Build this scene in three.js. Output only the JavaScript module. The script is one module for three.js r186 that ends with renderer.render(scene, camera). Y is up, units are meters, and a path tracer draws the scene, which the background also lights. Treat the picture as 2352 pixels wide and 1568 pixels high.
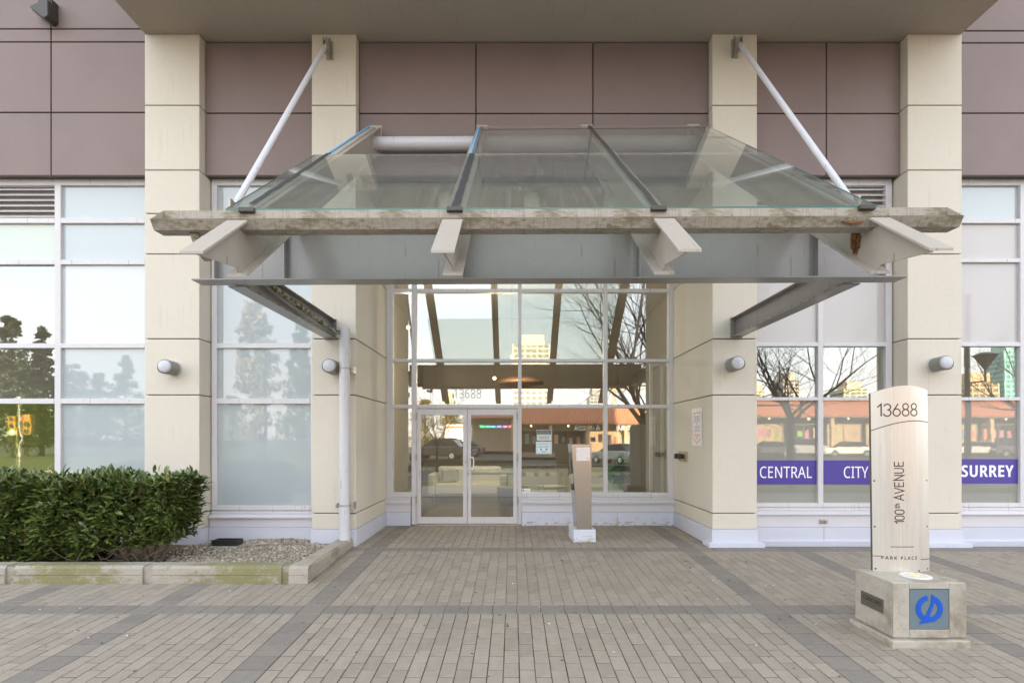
import * as THREE from 'three';
import { RoundedBoxGeometry } from 'three/addons/geometries/RoundedBoxGeometry.js';
import { mergeGeometries } from 'three/addons/utils/BufferGeometryUtils.js';
import { FontLoader } from 'three/addons/loaders/FontLoader.js';
import { TextGeometry } from 'three/addons/geometries/TextGeometry.js';

// ---------------------------------------------------------------- camera, sky, sun, exposure
// The photograph was measured on a sheet 2352 x 1568: focal length F, principal point (VX, VY), eye height H.
const F = 1270, VX = 1178, VY = 1008, H = 1.6;
const scene = new THREE.Scene();
const camera = new THREE.PerspectiveCamera((2 * Math.atan(784 / F) * 180) / Math.PI, 1024 / 682, 0.1, 2500);
camera.position.set(0, H, 0);
camera.lookAt(0, H, -10);
camera.setViewOffset(2352, 1568, 1176 - VX, 784 - VY, 2352, 1568);
const renderer = new THREE.WebGLRenderer({ antialias: true });
renderer.toneMapping = THREE.LinearToneMapping;
renderer.toneMappingExposure = 5.3;
renderer.shadowMap.enabled = true;
{
  // clear winter evening: pale warm horizon, light blue above, a little brighter round the sun behind the building
  const W = 512, Hh = 256, data = new Float32Array(W * Hh * 4);
  const sd = new THREE.Vector3(-0.1, 0.3, -0.95).normalize(), v = new THREE.Vector3();
  const stops = [[0, 0.68, 0.615, 0.545], [5, 0.65, 0.635, 0.615], [14, 0.555, 0.60, 0.65], [35, 0.43, 0.468, 0.515], [90, 0.365, 0.40, 0.455]];
  for (let j = 0; j < Hh; j++) for (let i = 0; i < W; i++) {
    const el = ((j + 0.5) / Hh - 0.5) * 180, az = ((i + 0.5) / W - 0.5) * 2 * Math.PI, e = Math.max(0, el);
    let k = 0; while (k < stops.length - 2 && stops[k + 1][0] < e) k++;
    const a = stops[k], b = stops[k + 1], t = Math.min(1, (e - a[0]) / (b[0] - a[0]));
    v.set(Math.cos(az) * Math.cos(el * Math.PI / 180), Math.sin(el * Math.PI / 180), Math.sin(az) * Math.cos(el * Math.PI / 180));
    const g = 0.35 * Math.pow(Math.max(0, v.dot(sd)), 8), o = (j * W + i) * 4;
    const m = el < 0 ? 0.45 : 1;
    data[o] = (a[1] + (b[1] - a[1]) * t + g) * m; data[o + 1] = (a[2] + (b[2] - a[2]) * t + g * 0.85) * m; data[o + 2] = (a[3] + (b[3] - a[3]) * t + g * 0.6) * m; data[o + 3] = 1;
  }
  const t = new THREE.DataTexture(data, W, Hh, THREE.RGBAFormat, THREE.FloatType);
  t.mapping = THREE.EquirectangularReflectionMapping; t.magFilter = THREE.LinearFilter; t.needsUpdate = true;
  scene.background = t; scene.environment = t;
}
const sun = new THREE.DirectionalLight(new THREE.Color().setRGB(1.0, 0.84, 0.62), 5);
{
  const el = 16.5 * Math.PI / 180, az = 4 * Math.PI / 180;
  sun.position.set(-Math.sin(az) * Math.cos(el) * 300, Math.sin(el) * 300, -Math.cos(az) * Math.cos(el) * 300);
  sun.target.position.set(0, 0, 0);
  sun.castShadow = true;
  Object.assign(sun.shadow.camera, { left: -120, right: 120, top: 120, bottom: -120, near: 1, far: 900 });
  sun.shadow.mapSize.set(4096, 4096);
  scene.add(sun, sun.target);
}

// ---------------------------------------------------------------- helpers
let seedState = 12345;
const rnd = () => { seedState = (seedState + 0x6d2b79f5) | 0; let t = Math.imul(seedState ^ (seedState >>> 15), 1 | seedState); t = (t + Math.imul(t ^ (t >>> 7), 61 | t)) ^ t; return ((t ^ (t >>> 14)) >>> 0) / 4294967296; };
const rr = (a, b) => a + (b - a) * rnd();
const reseed = (n) => { seedState = n; };
const V = (x, y, z) => new THREE.Vector3(x, y, z);
const PX = (px, d) => ((px - VX) * d) / F, PY = (py, d) => H + ((VY - py) * d) / F;
const DP = 8.25, DB = 8.40, DW = 8.55, DL = 10.33;          // depths of pillar faces, brown panels, window frames, lobby frames
const SLOPE = 0.0394, groundY = (d) => (d > DP ? 0 : -SLOPE * (DP - d)), BASE = groundY(-4);

const counts = {};
const numbered = (n) => { const k = (counts[n] = (counts[n] ?? -1) + 1); return k ? n + '_' + String(k).padStart(3, '0') : n; };
function tag(o, label, category, group, kind) { o.userData.label = label; if (category) o.userData.category = category; if (group) o.userData.group = group; if (kind) o.userData.kind = kind; return o; }
function thing(name, label, category, pos = [0, 0, 0], turn = 0, group) {
  const o = new THREE.Group(); o.name = numbered(name); o.position.set(...pos); o.rotation.y = turn; scene.add(o);
  return tag(o, label, category, group);
}
function struct(name, label) { const o = new THREE.Group(); o.name = numbered(name); scene.add(o); o.userData.kind = 'structure'; o.userData.label = label; return o; }
function metric(g) {                                         // texture coordinates in metres, by the way each face points
  if (g.index) g = g.toNonIndexed();
  const p = g.attributes.position, uv = new Float32Array(p.count * 2), a = V(), b = V(), c = V();
  for (let i = 0; i < p.count; i += 3) {
    a.fromBufferAttribute(p, i); b.fromBufferAttribute(p, i + 1); c.fromBufferAttribute(p, i + 2);
    const n = b.clone().sub(a).cross(c.clone().sub(a)), x = Math.abs(n.x), y = Math.abs(n.y), z = Math.abs(n.z);
    [a, b, c].forEach((q, k) => { const o = (i + k) * 2; if (y >= x && y >= z) { uv[o] = q.x; uv[o + 1] = -q.z; } else if (x >= z) { uv[o] = q.z; uv[o + 1] = q.y; } else { uv[o] = q.x; uv[o + 1] = q.y; } });
  }
  g.setAttribute('uv', new THREE.BufferAttribute(uv, 2));
  return g;
}
const clean = (g) => { if (g.index) g = g.toNonIndexed(); for (const k of Object.keys(g.attributes)) if (!['position', 'normal', 'uv'].includes(k)) g.deleteAttribute(k); return g; };
const merge = (list) => mergeGeometries(list.map(clean));
function mesh(name, geo, mat, parent, label) {
  const m = new THREE.Mesh(Array.isArray(geo) ? merge(geo) : geo, mat);
  m.name = parent === scene ? numbered(name) : name; m.castShadow = m.receiveShadow = true; parent.add(m);
  if (label) m.userData.label = label;
  return m;
}
function box(x0, x1, y0, y1, z0, z1, bevel = 0) {            // a box by its limits
  const w = x1 - x0, h = y1 - y0, d = z1 - z0;
  const g = bevel ? new RoundedBoxGeometry(w, h, d, 1, Math.min(bevel, w / 2.01, h / 2.01, d / 2.01)) : new THREE.BoxGeometry(w, h, d);
  g.translate((x0 + x1) / 2, (y0 + y1) / 2, (z0 + z1) / 2);
  return metric(g);
}
const dbox = (x0, x1, y0, y1, d0, d1, bevel = 0) => box(x0, x1, y0, y1, -d1, -d0, bevel);   // depths from the camera instead of z
const pbox = (a, b, top, bot, d0, d1, bevel = 0) => dbox(PX(a, d0), PX(b, d0), PY(bot, d0), PY(top, d0), d0, d1, bevel); // measured rectangle
function tube(a, b, r0, r1 = r0, sides = 12, caps = true) {
  const dir = b.clone().sub(a), g = new THREE.CylinderGeometry(r1, r0, dir.length(), sides, 1, !caps);
  g.applyQuaternion(new THREE.Quaternion().setFromUnitVectors(V(0, 1, 0), dir.clone().normalize()));
  g.translate((a.x + b.x) / 2, (a.y + b.y) / 2, (a.z + b.z) / 2);
  return metric(g);
}
function extrude(pts, depth, bevel = 0) {                    // a closed outline pushed along +z
  const g = new THREE.ExtrudeGeometry(new THREE.Shape(pts.map(([x, y]) => new THREE.Vector2(x, y))), { depth, bevelEnabled: bevel > 0, bevelSize: bevel, bevelThickness: bevel, bevelOffset: -bevel, bevelSegments: 1, curveSegments: 6 });
  return g;
}
// outline in (depth, height), width along x
function profile(pts, x0, x1) { const g = extrude(pts.map(([d, y]) => [d, y]), x1 - x0); g.rotateY(Math.PI / 2); g.translate(x0, 0, 0); return metric(g); }

// ---------------------------------------------------------------- textures
const hash = (x, y, s) => { let h = Math.imul(x, 374761393) ^ Math.imul(y, 668265263) ^ Math.imul(s, 2147483647 ^ 0x5bd1e995); h = Math.imul(h ^ (h >>> 13), 1274126177); h ^= h >>> 16; return (h >>> 0) / 4294967296; };
function field(w, h, px, py, oct, seed, gain = 0.5) {         // tileable value noise, about 0..1
  const out = new Float32Array(w * h); let amp = 1, sum = 0;
  for (let o = 0; o < oct; o++, amp *= gain, px *= 2, py *= 2) {
    sum += amp;
    for (let j = 0; j < h; j++) {
      const fy = (j / h) * py, y0 = Math.floor(fy), ty = fy - y0, sy = ty * ty * (3 - 2 * ty);
      for (let i = 0; i < w; i++) {
        const fx = (i / w) * px, x0 = Math.floor(fx), tx = fx - x0, sx = tx * tx * (3 - 2 * tx), x1 = (x0 + 1) % px, y1 = (y0 + 1) % py;
        const a = hash(x0, y0, seed + o), b = hash(x1, y0, seed + o), c = hash(x0, y1, seed + o), d = hash(x1, y1, seed + o);
        out[j * w + i] += amp * (a + (b - a) * sx + (c - a) * sy + (a - b - c + d) * sx * sy);
      }
    }
  }
  for (let i = 0; i < out.length; i++) out[i] /= sum;
  return out;
}
const enc = (v) => { v = Math.min(1, Math.max(0, v)); return 255 * (v <= 0.0031308 ? 12.92 * v : 1.055 * Math.pow(v, 1 / 2.4) - 0.055); };
function texture(w, h, fn, tileX, tileY = tileX, srgb = true) {
  const data = new Uint8Array(w * h * 4);
  for (let j = 0; j < h; j++) for (let i = 0; i < w; i++) {
    const c = fn(i, j, j * w + i), o = (j * w + i) * 4;
    for (let k = 0; k < 3; k++) data[o + k] = srgb ? enc(c[k]) : 255 * Math.min(1, Math.max(0, c[k]));
    data[o + 3] = 255;
  }
  const t = new THREE.DataTexture(data, w, h); t.wrapS = t.wrapT = THREE.RepeatWrapping; t.magFilter = THREE.LinearFilter; t.minFilter = THREE.LinearMipmapLinearFilter; t.generateMipmaps = true;
  if (srgb) t.colorSpace = THREE.SRGBColorSpace;
  t.repeat.set(1 / tileX, 1 / tileY); t.needsUpdate = true;
  return t;
}
const sm = (a, b, x) => { const t = Math.min(1, Math.max(0, (x - a) / (b - a))); return t * t * (3 - 2 * t); };
const mixc = (a, b, t) => a.map((v, k) => v + (b[k] - v) * t);
const nFine = field(512, 512, 128, 128, 2, 11), nMid = field(512, 512, 16, 16, 4, 21), nBig = field(512, 512, 4, 4, 5, 31), nStreak = field(512, 512, 64, 3, 4, 41), nGrass = field(512, 512, 256, 256, 1, 51);
const T = {
  paint: texture(512, 512, (i, j, k) => { const v = 0.90 + 0.06 * nFine[k] + 0.05 * (nBig[k] - 0.5), s = sm(0.64, 0.84, nStreak[k]) * sm(0.48, 0.68, nBig[k]) * 0.55; return mixc([v, v, v], [0.74, 0.71, 0.64], s); }, 2.6),
  brown: texture(512, 512, (i, j, k) => { const v = 0.86 + 0.06 * nFine[k] + 0.16 * (nBig[k] - 0.5), s = sm(0.70, 0.84, nStreak[k]) * sm(0.5, 0.72, nMid[k]); return mixc([v, v * 0.995, v], [1, 1, 1], s * 0.8); }, 2.3),
  paver: texture(512, 512, (i, j, k) => { const v = 0.80 + 0.30 * (nGrass[k] - 0.5) + 0.12 * (nFine[k] - 0.5) + 0.18 * (nMid[k] - 0.5), s = hash(i, j, 5) > 0.988 ? 0.25 : 0; return [v + s, v * 0.99 + s, v * 0.97 + s]; }, 0.55),
  paverBump: texture(512, 512, (i, j, k) => { const v = 0.5 * nGrass[k] + 0.5 * nFine[k]; return [v, v, v]; }, 0.55, 0.55, false),
  concrete: texture(512, 512, (i, j, k) => { const p = sm(0.80, 0.86, nFine[k]) * 0.5, v = 0.84 + 0.22 * (nMid[k] - 0.5) + 0.14 * (nGrass[k] - 0.5) + 0.2 * (nBig[k] - 0.5), s = sm(0.56, 0.74, nBig[(k + 7321) % 262144]); return mixc([v - p, v - p, v - p], [v * 0.58, v * 0.52, v * 0.43], s * 0.85); }, 1.1),
  kerb: texture(512, 512, (i, j, k) => { const p = sm(0.82, 0.86, nFine[k]) * 0.5, v = 0.82 + 0.2 * (nMid[k] - 0.5) + 0.16 * (nGrass[k] - 0.5), s = sm(0.50, 0.62, nBig[k] * 0.7 + nMid[k] * 0.2 + nFine[k] * 0.1); return mixc([v - p, v - p, v - p], [v * 0.52, v * 0.53, v * 0.20], s * 0.8); }, 2.1, 1.1),
  steel: texture(512, 512, (i, j, k) => { const v = 0.93 + 0.05 * nFine[k] + 0.08 * (nMid[k] - 0.5), s = sm(0.64, 0.82, nStreak[k]) * sm(0.48, 0.66, nMid[k]) * 0.7; return mixc([v, v, v], [0.55, 0.50, 0.41], s); }, 1.7),
  gutter: texture(1024, 256, (i, j) => { const k = ((j * 2) % 512) * 512 + (i % 512), k2 = (((j * 5) % 512) * 512) + ((i * 2) % 512), b = nBig[k], f = nFine[k2], m = nMid[k2], st = nStreak[((j >> 2) % 512) * 512 + ((i * 3) % 512)];
    let c = [0.9 + 0.08 * f, 0.88 + 0.08 * f, 0.86 + 0.08 * f]; c = mixc(c, [0.50, 0.45, 0.36], sm(0.42, 0.75, st * 0.5 + m * 0.3 + f * 0.2) * 0.7); return mixc(c, [0.30, 0.27, 0.10], sm(0.50, 0.66, b * 0.55 + m * 0.25 + f * 0.2) * 0.7); }, 2.4, 0.6),
  moss: texture(256, 256, (i, j) => { const k = (j * 2) * 512 + i * 2; return mixc([0.55, 0.53, 0.50], [0.16, 0.15, 0.05], sm(0.42, 0.58, nMid[k])); }, 0.7),
  peel: texture(512, 512, (i, j, k) => { const y = j / 512, e = sm(0.30 - y * 0.75, 0.34 - y * 0.75, 0.0 + 0), q = nMid[k] * 0.65 + nFine[k] * 0.35, t = sm(0.0, 0.03, q - 0.46 - y * 0.55); const base = 0.95 + 0.05 * nFine[k]; return mixc([base, base, base], mixc([0.62, 0.40, 0.20], [0.80, 0.66, 0.45], nFine[k]), t + 0 * e); }, 1, 1),
  plinth: texture(512, 512, (i, j, k) => { const v = 0.93 + 0.05 * nFine[k] + 0.05 * (nBig[k] - 0.5), p = sm(0.86, 0.9, nFine[(k * 3 + 999) % 262144]) * sm(0.6, 0.7, nMid[k]); return mixc([v, v, v], [0.45, 0.36, 0.25], p); }, 1.3),
  brush: texture(512, 512, (i, j) => { const a = nFine[((j * 7) % 512) * 512 + (i >> 4)], v = 0.86 + 0.12 * a + 0.1 * (nBig[j * 512 + i] - 0.5); return [v, v, v]; }, 0.6, 0.6),
  asphalt: texture(256, 256, (i, j) => { const k = j * 2 * 512 + i * 2, v = 0.75 + 0.3 * (nGrass[k] - 0.5) + 0.25 * (nBig[k] - 0.5); return [v, v, v]; }, 3),
  grass: texture(256, 256, (i, j) => { const k = j * 2 * 512 + i * 2, v = 0.7 + 0.5 * (nGrass[k] - 0.5) + 0.3 * (nBig[k] - 0.5); return [v * 1.05, v, v * 0.7]; }, 2),
  wave: texture(256, 256, (i, j) => { const k = j * 2 * 512 + i * 2, v = nBig[k]; return [v, v, v]; }, 3.2, 3.2, false),
  dirt: texture(512, 512, (i, j, k) => { const s = sm(0.55, 0.95, nStreak[k]) * 0.05 + 0.03 * nMid[k], v = 1 - s; return [v, v, v]; }, 1.3, 1.8, false),
  wood: texture(256, 256, (i, j) => { const v = 0.8 + 0.2 * nStreak[j * 2 * 512 + i * 2]; return [v, v * 0.97, v * 0.92]; }, 1.2),
};
function canvasTex(w, h, draw) {
  const c = document.createElement('canvas'); c.width = w; c.height = h; draw(c.getContext('2d'), w, h);
  const t = new THREE.CanvasTexture(c); t.colorSpace = THREE.SRGBColorSpace; return t;
}

// ---------------------------------------------------------------- materials (linear base colours)
const lin = (r, g, b) => new THREE.Color().setRGB(r, g, b);
const std = (c, roughness, o = {}) => new THREE.MeshStandardMaterial({ color: lin(...c), roughness, ...o });
const phys = (c, roughness, o = {}) => new THREE.MeshPhysicalMaterial({ color: lin(...c), roughness, ...o });
const M = {
  cream: std([0.70, 0.64, 0.545], 0.8, { map: T.paint }),
  brown: std([0.25, 0.189, 0.179], 0.62, { map: T.brown }),
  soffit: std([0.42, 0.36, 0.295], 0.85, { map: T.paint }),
  joint: std([0.10, 0.085, 0.07], 0.9),
  frame: std([0.66, 0.64, 0.655], 0.42, { map: T.steel }),
  plinth: std([0.62, 0.63, 0.72], 0.55, { map: T.plinth }),
  peel: std([0.62, 0.64, 0.74], 0.6, { map: T.peel }),
  panelWhite: std([0.66, 0.64, 0.68], 0.5, { map: T.plinth }),
  steel: std([0.285, 0.265, 0.255], 0.24, { map: T.steel }),
  steelPale: std([0.40, 0.355, 0.305], 0.5, { map: T.steel }),
  gutter: std([0.40, 0.36, 0.31], 0.6, { map: T.gutter }),
  pipe: std([0.62, 0.61, 0.64], 0.4, { map: T.steel }),
  moss: std([0.6, 0.6, 0.55], 0.85, { map: T.moss }),
  rust: std([0.34, 0.125, 0.04], 0.9, { map: T.moss }),
  seal: std([0.035, 0.033, 0.034], 0.6),
  tape: std([0.17, 0.40, 0.66], 0.5),
  zinc: std([0.42, 0.39, 0.35], 0.45, { metalness: 0.5 }),
  bolt: std([0.75, 0.7, 0.62], 0.25, { metalness: 0.9 }),
  lampGrey: std([0.25, 0.245, 0.225], 0.5),
  lampWhite: std([0.56, 0.56, 0.60], 0.4),
  bronze: std([0.06, 0.052, 0.045], 0.4),
  black: std([0.02, 0.02, 0.02], 0.4),
  pane: phys([0.93, 0.97, 0.94], 0, { transmission: 1, thickness: 0, ior: 2.5, bumpMap: T.wave, bumpScale: 0.0005 }),
  paneGreen: phys([0.72, 0.80, 0.48], 0, { transmission: 1, thickness: 0, ior: 2.25, bumpMap: T.wave, bumpScale: 0.0012 }),
  frostBlue: phys([0.43, 0.475, 0.488], 0.02, { ior: 1.85, bumpMap: T.wave, bumpScale: 0.0004 }),
  frostWhite: phys([0.57, 0.59, 0.60], 0.02, { ior: 1.85, bumpMap: T.wave, bumpScale: 0.0004 }),
  frostWarm: phys([0.53, 0.50, 0.49], 0.04, { ior: 1.5 }),
  frostGreen: phys([0.56, 0.61, 0.55], 0.03, { ior: 1.6 }),
  washed: phys([0.30, 0.295, 0.26], 0.015, { ior: 2.1, bumpMap: T.wave, bumpScale: 0.0004 }),
  canopyGlass: phys([0.87, 0.905, 0.875], 0, { transmission: 0.955, thickness: 0, ior: 1.48, transmissionMap: T.dirt }),
  glassEdge: phys([0.07, 0.17, 0.14], 0.15, { ior: 1.5 }),
  kiosk: std([0.50, 0.475, 0.435], 0.24, { metalness: 0.92, map: T.brush }),
  concrete: std([0.50, 0.455, 0.385], 0.9, { map: T.concrete, bumpMap: T.concrete, bumpScale: 0.003 }),
  kerb: std([0.43, 0.385, 0.325], 0.92, { map: T.kerb, bumpMap: T.kerb, bumpScale: 0.003 }),
  kerbClean: std([0.43, 0.385, 0.325], 0.92, { map: T.concrete, bumpMap: T.concrete, bumpScale: 0.003 }),
  soil: std([0.12, 0.085, 0.055], 1, { map: T.grass }),
  jointSand: std([0.085, 0.070, 0.042], 1, { map: T.asphalt }),
  jointSandPale: std([0.23, 0.20, 0.155], 1, { map: T.asphalt }),
  paversFar: std([0.36, 0.325, 0.285], 0.85, { map: T.paver }),
  asphalt: std([0.075, 0.073, 0.072], 0.9, { map: T.asphalt }),
  grass: std([0.10, 0.13, 0.04], 1, { map: T.grass }),
  bark: std([0.05, 0.042, 0.036], 0.9),
  white: std([0.75, 0.74, 0.72], 0.6),
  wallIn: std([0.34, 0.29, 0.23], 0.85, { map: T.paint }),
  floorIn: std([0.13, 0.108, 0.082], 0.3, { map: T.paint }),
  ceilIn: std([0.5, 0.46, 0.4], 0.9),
  sofa: std([0.62, 0.59, 0.53], 0.8),
  chrome: std([0.7, 0.7, 0.7], 0.2, { metalness: 1 }),
};

// ---------------------------------------------------------------- ground
const ground = mesh('ground', (() => { const g = metric(new THREE.PlaneGeometry(1600, 1600).rotateX(-Math.PI / 2).translate(0, BASE - 0.16, 500)); return g; })(), M.asphalt, scene, 'dark asphalt ground of the street and car park');
ground.userData.kind = 'structure';
const pavement = struct('pavement', 'grey block paving with darker bands in front of the entrance');
{
  // the bed under the stones: level in the entrance recess, falling gently towards the street
  const slab = (x0, x1, d0, d1, drop) => { const g = new THREE.PlaneGeometry(1, 1, 1, 1), p = [V(x0, groundY(d0) - drop, -d0), V(x1, groundY(d0) - drop, -d0), V(x0, groundY(d1) - drop, -d1), V(x1, groundY(d1) - drop, -d1)]; g.attributes.position.setXYZ(0, ...p[2]); g.attributes.position.setXYZ(1, ...p[3]); g.attributes.position.setXYZ(2, ...p[0]); g.attributes.position.setXYZ(3, ...p[1]); g.computeVertexNormals(); return metric(g); };
  mesh('joint_bed', [slab(-14, 14, 3.4, 5.55, 0.0055), slab(-2.5, 3.1, DP, DL + 0.05, 0.0055)], M.jointSand, pavement);
  mesh('joint_bed', slab(-14, 14, 5.55, DP, 0.0055), M.jointSandPale, pavement);
  mesh('outer_paving', [slab(-60, 60, -4, 3.4, 0)], M.paversFar, pavement);
  // stones: chamfered blocks, 18 triangles each
  const stone = (w, l, u0, v0) => {
    const c = 0.0035, t = 0.0, h = 0.03, a = w / 2, b = l / 2, P = [], tri = (...q) => q.forEach((x) => P.push(...x)), quad = (p, q, r, s) => tri(p, q, r, p, r, s);
    const top = [[-a + c, t, b - c], [a - c, t, b - c], [a - c, t, -b + c], [-a + c, t, -b + c]], mid = [[-a, t - c, b], [a, t - c, b], [a, t - c, -b], [-a, t - c, -b]], low = mid.map(([x, , z]) => [x, -h, z]);
    quad(...top); for (let k = 0; k < 4; k++) { const n = (k + 1) % 4; quad(mid[k], mid[n], top[n], top[k]); quad(low[k], low[n], mid[n], mid[k]); }
    const g = new THREE.BufferGeometry(); g.setAttribute('position', new THREE.Float32BufferAttribute(P, 3)); g.computeVertexNormals();
    const uv = new Float32Array(P.length / 3 * 2); for (let i = 0; i < P.length / 3; i++) { uv[i * 2] = P[i * 3] + u0; uv[i * 2 + 1] = P[i * 3 + 2] + v0; }
    g.setAttribute('uv', new THREE.BufferAttribute(uv, 2)); return g;
  };
  reseed(77);
  const lightTones = [[0.385, 0.332, 0.277], [0.366, 0.318, 0.266], [0.338, 0.291, 0.242], [0.396, 0.343, 0.288], [0.36, 0.314, 0.263], [0.374, 0.32, 0.267]].map((c) => std(c, 0.82, { map: T.paver, bumpMap: T.paverBump, bumpScale: 0.0015 }));
  const darkTones = [[0.262, 0.234, 0.208], [0.246, 0.22, 0.196], [0.275, 0.246, 0.218]].map((c) => std(c, 0.82, { map: T.paver, bumpMap: T.paverBump, bumpScale: 0.0015 }));
  const stones = [];   // {x, d, w, l, dark}
  const EDGE = [-8.52, -8.28, -6.92, -6.68, -5.32, -5.08, -3.72, -3.48, -2.12, -1.88, 2.46, 2.70, 4.04, 4.28, 5.62, 5.86, 7.2, 7.44, 8.8];
  const inView = (x, d) => Math.abs(x) < (1200 * d) / F + 0.25;
  const planter = (x, d) => x < -2.40 && d > 6.40;
  const zones = [[3.75, 5.42, 0], [5.67, 7.94, 1], [8.19, DL + 0.02, 2]];
  const put = (x, d, w, l, dark) => { if (inView(x, d) && !planter(x, d) && !(d > DP - 0.02 && (x < -2.35 || x > 2.99))) stones.push({ x, d, w, l, dark }); };
  const column = (x, w, d0, d1, odd, dark, len) => { let d = d1 - (odd ? len / 2 : 0), lo; if (odd) put(x, d1 - len / 4, w, len / 2, dark); for (; d > d0 + 0.02; d = lo) { lo = Math.max(d0, d - len); put(x, (d + lo) / 2, w, d - lo, dark); } };
  for (const [d0, d1, z] of zones) {
    for (let e = 0; e < EDGE.length - 1; e++) {
      const a = EDGE[e], b = EDGE[e + 1], strip = b - a < 0.3;
      if (strip) { column((a + b) / 2, b - a, d0, d1, false, true, 0.24); continue; }
      const n = Math.round((b - a) / 0.12), w = (b - a) / n;
      for (let k = 0; k < n; k++) column(a + w * (k + 0.5), w, d0, d1, (k + z) % 2, false, 0.24);
    }
  }
  for (const [d0, d1] of [[5.42, 5.67], [7.94, 8.19]]) for (let x = -9.0; x < 9; x += 0.241) put(x, (d0 + d1) / 2, 0.241, d1 - d0, true);
  const size = (s) => (s.w * s.l) / Math.pow(s.d, 3);
  for (const dark of [false, true]) {
    const list = stones.filter((s) => s.dark === dark).sort((p, q) => size(q) - size(p)), cache = {}, rest = [], tones = dark ? darkTones : lightTones, col = [];
    list.forEach((s, i) => {
      const v = Math.floor(rnd() * 4), key = s.w.toFixed(3) + '_' + s.l.toFixed(3) + '_' + v + (s.d > 5.5 ? 'f' : 'n'), g = (cache[key] ??= stone(s.w - (s.d > 5.5 ? 0.0045 : 0.007), s.l - (s.d > 5.5 ? 0.010 : 0.013), v * 0.131, v * 0.217));
      const m = new THREE.Matrix4().makeRotationFromEuler(new THREE.Euler((s.d > DP ? 0 : SLOPE) + rr(-1, 1) * 0.003, 0, rr(-1, 1) * 0.004)).setPosition(s.x + rr(-1, 1) * 0.0012, groundY(s.d) + rr(-1, 1) * 0.0012, -s.d);
      const ti = Math.floor(rnd() * tones.length);
      if (i < 300) { const o = mesh(dark ? 'band_paver' : 'paver', g, tones[ti], pavement); o.applyMatrix4(m); }
      else { const q = g.clone().applyMatrix4(m), c = tones[ti].color, n = q.attributes.position.count, a = new Float32Array(n * 3); for (let k = 0; k < n; k++) a.set([c.r, c.g, c.b], k * 3); col.push(a); rest.push(q); }
    });
    if (rest.length) {
      const g = merge(rest), a = new Float32Array(g.attributes.position.count * 3); let o = 0; for (const c of col) { a.set(c, o); o += c.length; }
      g.setAttribute('color', new THREE.BufferAttribute(a, 3));
      const m = mesh(dark ? 'band_paver_field' : 'paver_field', g, new THREE.MeshStandardMaterial({ roughness: 0.82, map: T.paver, vertexColors: true }), pavement); m.userData.kind = 'stuff';
    }
  }
}
// street side, seen only as reflections in the glass
{
  const flat = (name, label, x0, x1, z0, z1, y, m, h = 0.1) => { const o = mesh(name, box(x0, x1, y - h, y, z0, z1), m, scene, label); o.userData.kind = 'structure'; return o; };
  flat('grass_strip', 'strip of grass between the pavement and the kerb', -60, 60, 4.0, 6.4, BASE + 0.01, M.grass, 0.3);
  flat('street_kerb', 'concrete kerb along the road', -60, 60, 6.4, 6.6, BASE + 0.02, M.concrete, 0.3);
  flat('road', 'asphalt road in front of the building', -200, 200, 6.6, 18, BASE - 0.13, M.asphalt, 0.05);
  flat('grass_strip', 'strip of grass between the road and the car park', -60, 60, 18.4, 21.5, BASE + 0.01, M.grass, 0.3);
  flat('street_kerb', 'far kerb of the road', -60, 60, 18.2, 18.4, BASE + 0.02, M.concrete, 0.3);
  flat('parking_lot', 'asphalt car park in front of the shops', -12, 120, 22, 120, BASE + 0.45, M.asphalt, 0.8);
  flat('lawn', 'lawn under the trees across the road', -140, -8, 21.5, 70, BASE + 0.02, M.grass, 0.3);
}

// ---------------------------------------------------------------- the building
const building = thing('office_building', 'pale building with brown panels over cream pillars, white window frames and a recessed entrance', 'building');
const part = (name, parent = building, label) => { const g = new THREE.Group(); g.name = name; parent.add(g); if (label) g.userData.label = label; return g; };
const TOP = 7.64, REC = 5.55;
const YG = [0.256, 0.49, 2.256, 3.094, 4.36, 4.964, 5.613, 6.58, TOP];
function pillar(x0, x1, back, y1 = TOP, sideMat) {
  const p = part('pillar');
  mesh('pillar_core', dbox(x0 + 0.03, x1 - 0.03, 0, y1 - 0.002, DP + 0.03, back - 0.002), M.joint, p);
  for (let i = 0; i < YG.length - 1; i++) mesh('block', dbox(x0, x1, YG[i] + (i ? 0.006 : 0), YG[i + 1] - (i < YG.length - 2 ? 0.006 : 0), DP, back, 0.012), M.cream, p);
  mesh('pillar_plinth', dbox(x0 - 0.012, x1 + 0.012, -0.2, 0.254, DP - 0.015, back + 0.004, 0.006), M.plinth, p);
  return p;
}
pillar(-5.50, -4.682, 8.9);
pillar(-3.006, -2.344, DL + 0.02);
{ const p = pillar(2.98, 3.649, DL + 0.02); mesh('pillar_foot', dbox(2.90, 3.73, -0.2, 0.062, DP - 0.09, DP + 0.2, 0.008), M.plinth, p); }
{ const p = pillar(5.896, 6.708, 8.9); mesh('pillar_foot', dbox(5.82, 6.80, -0.2, 0.062, DP - 0.09, DP + 0.2, 0.008), M.plinth, p); }

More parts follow.
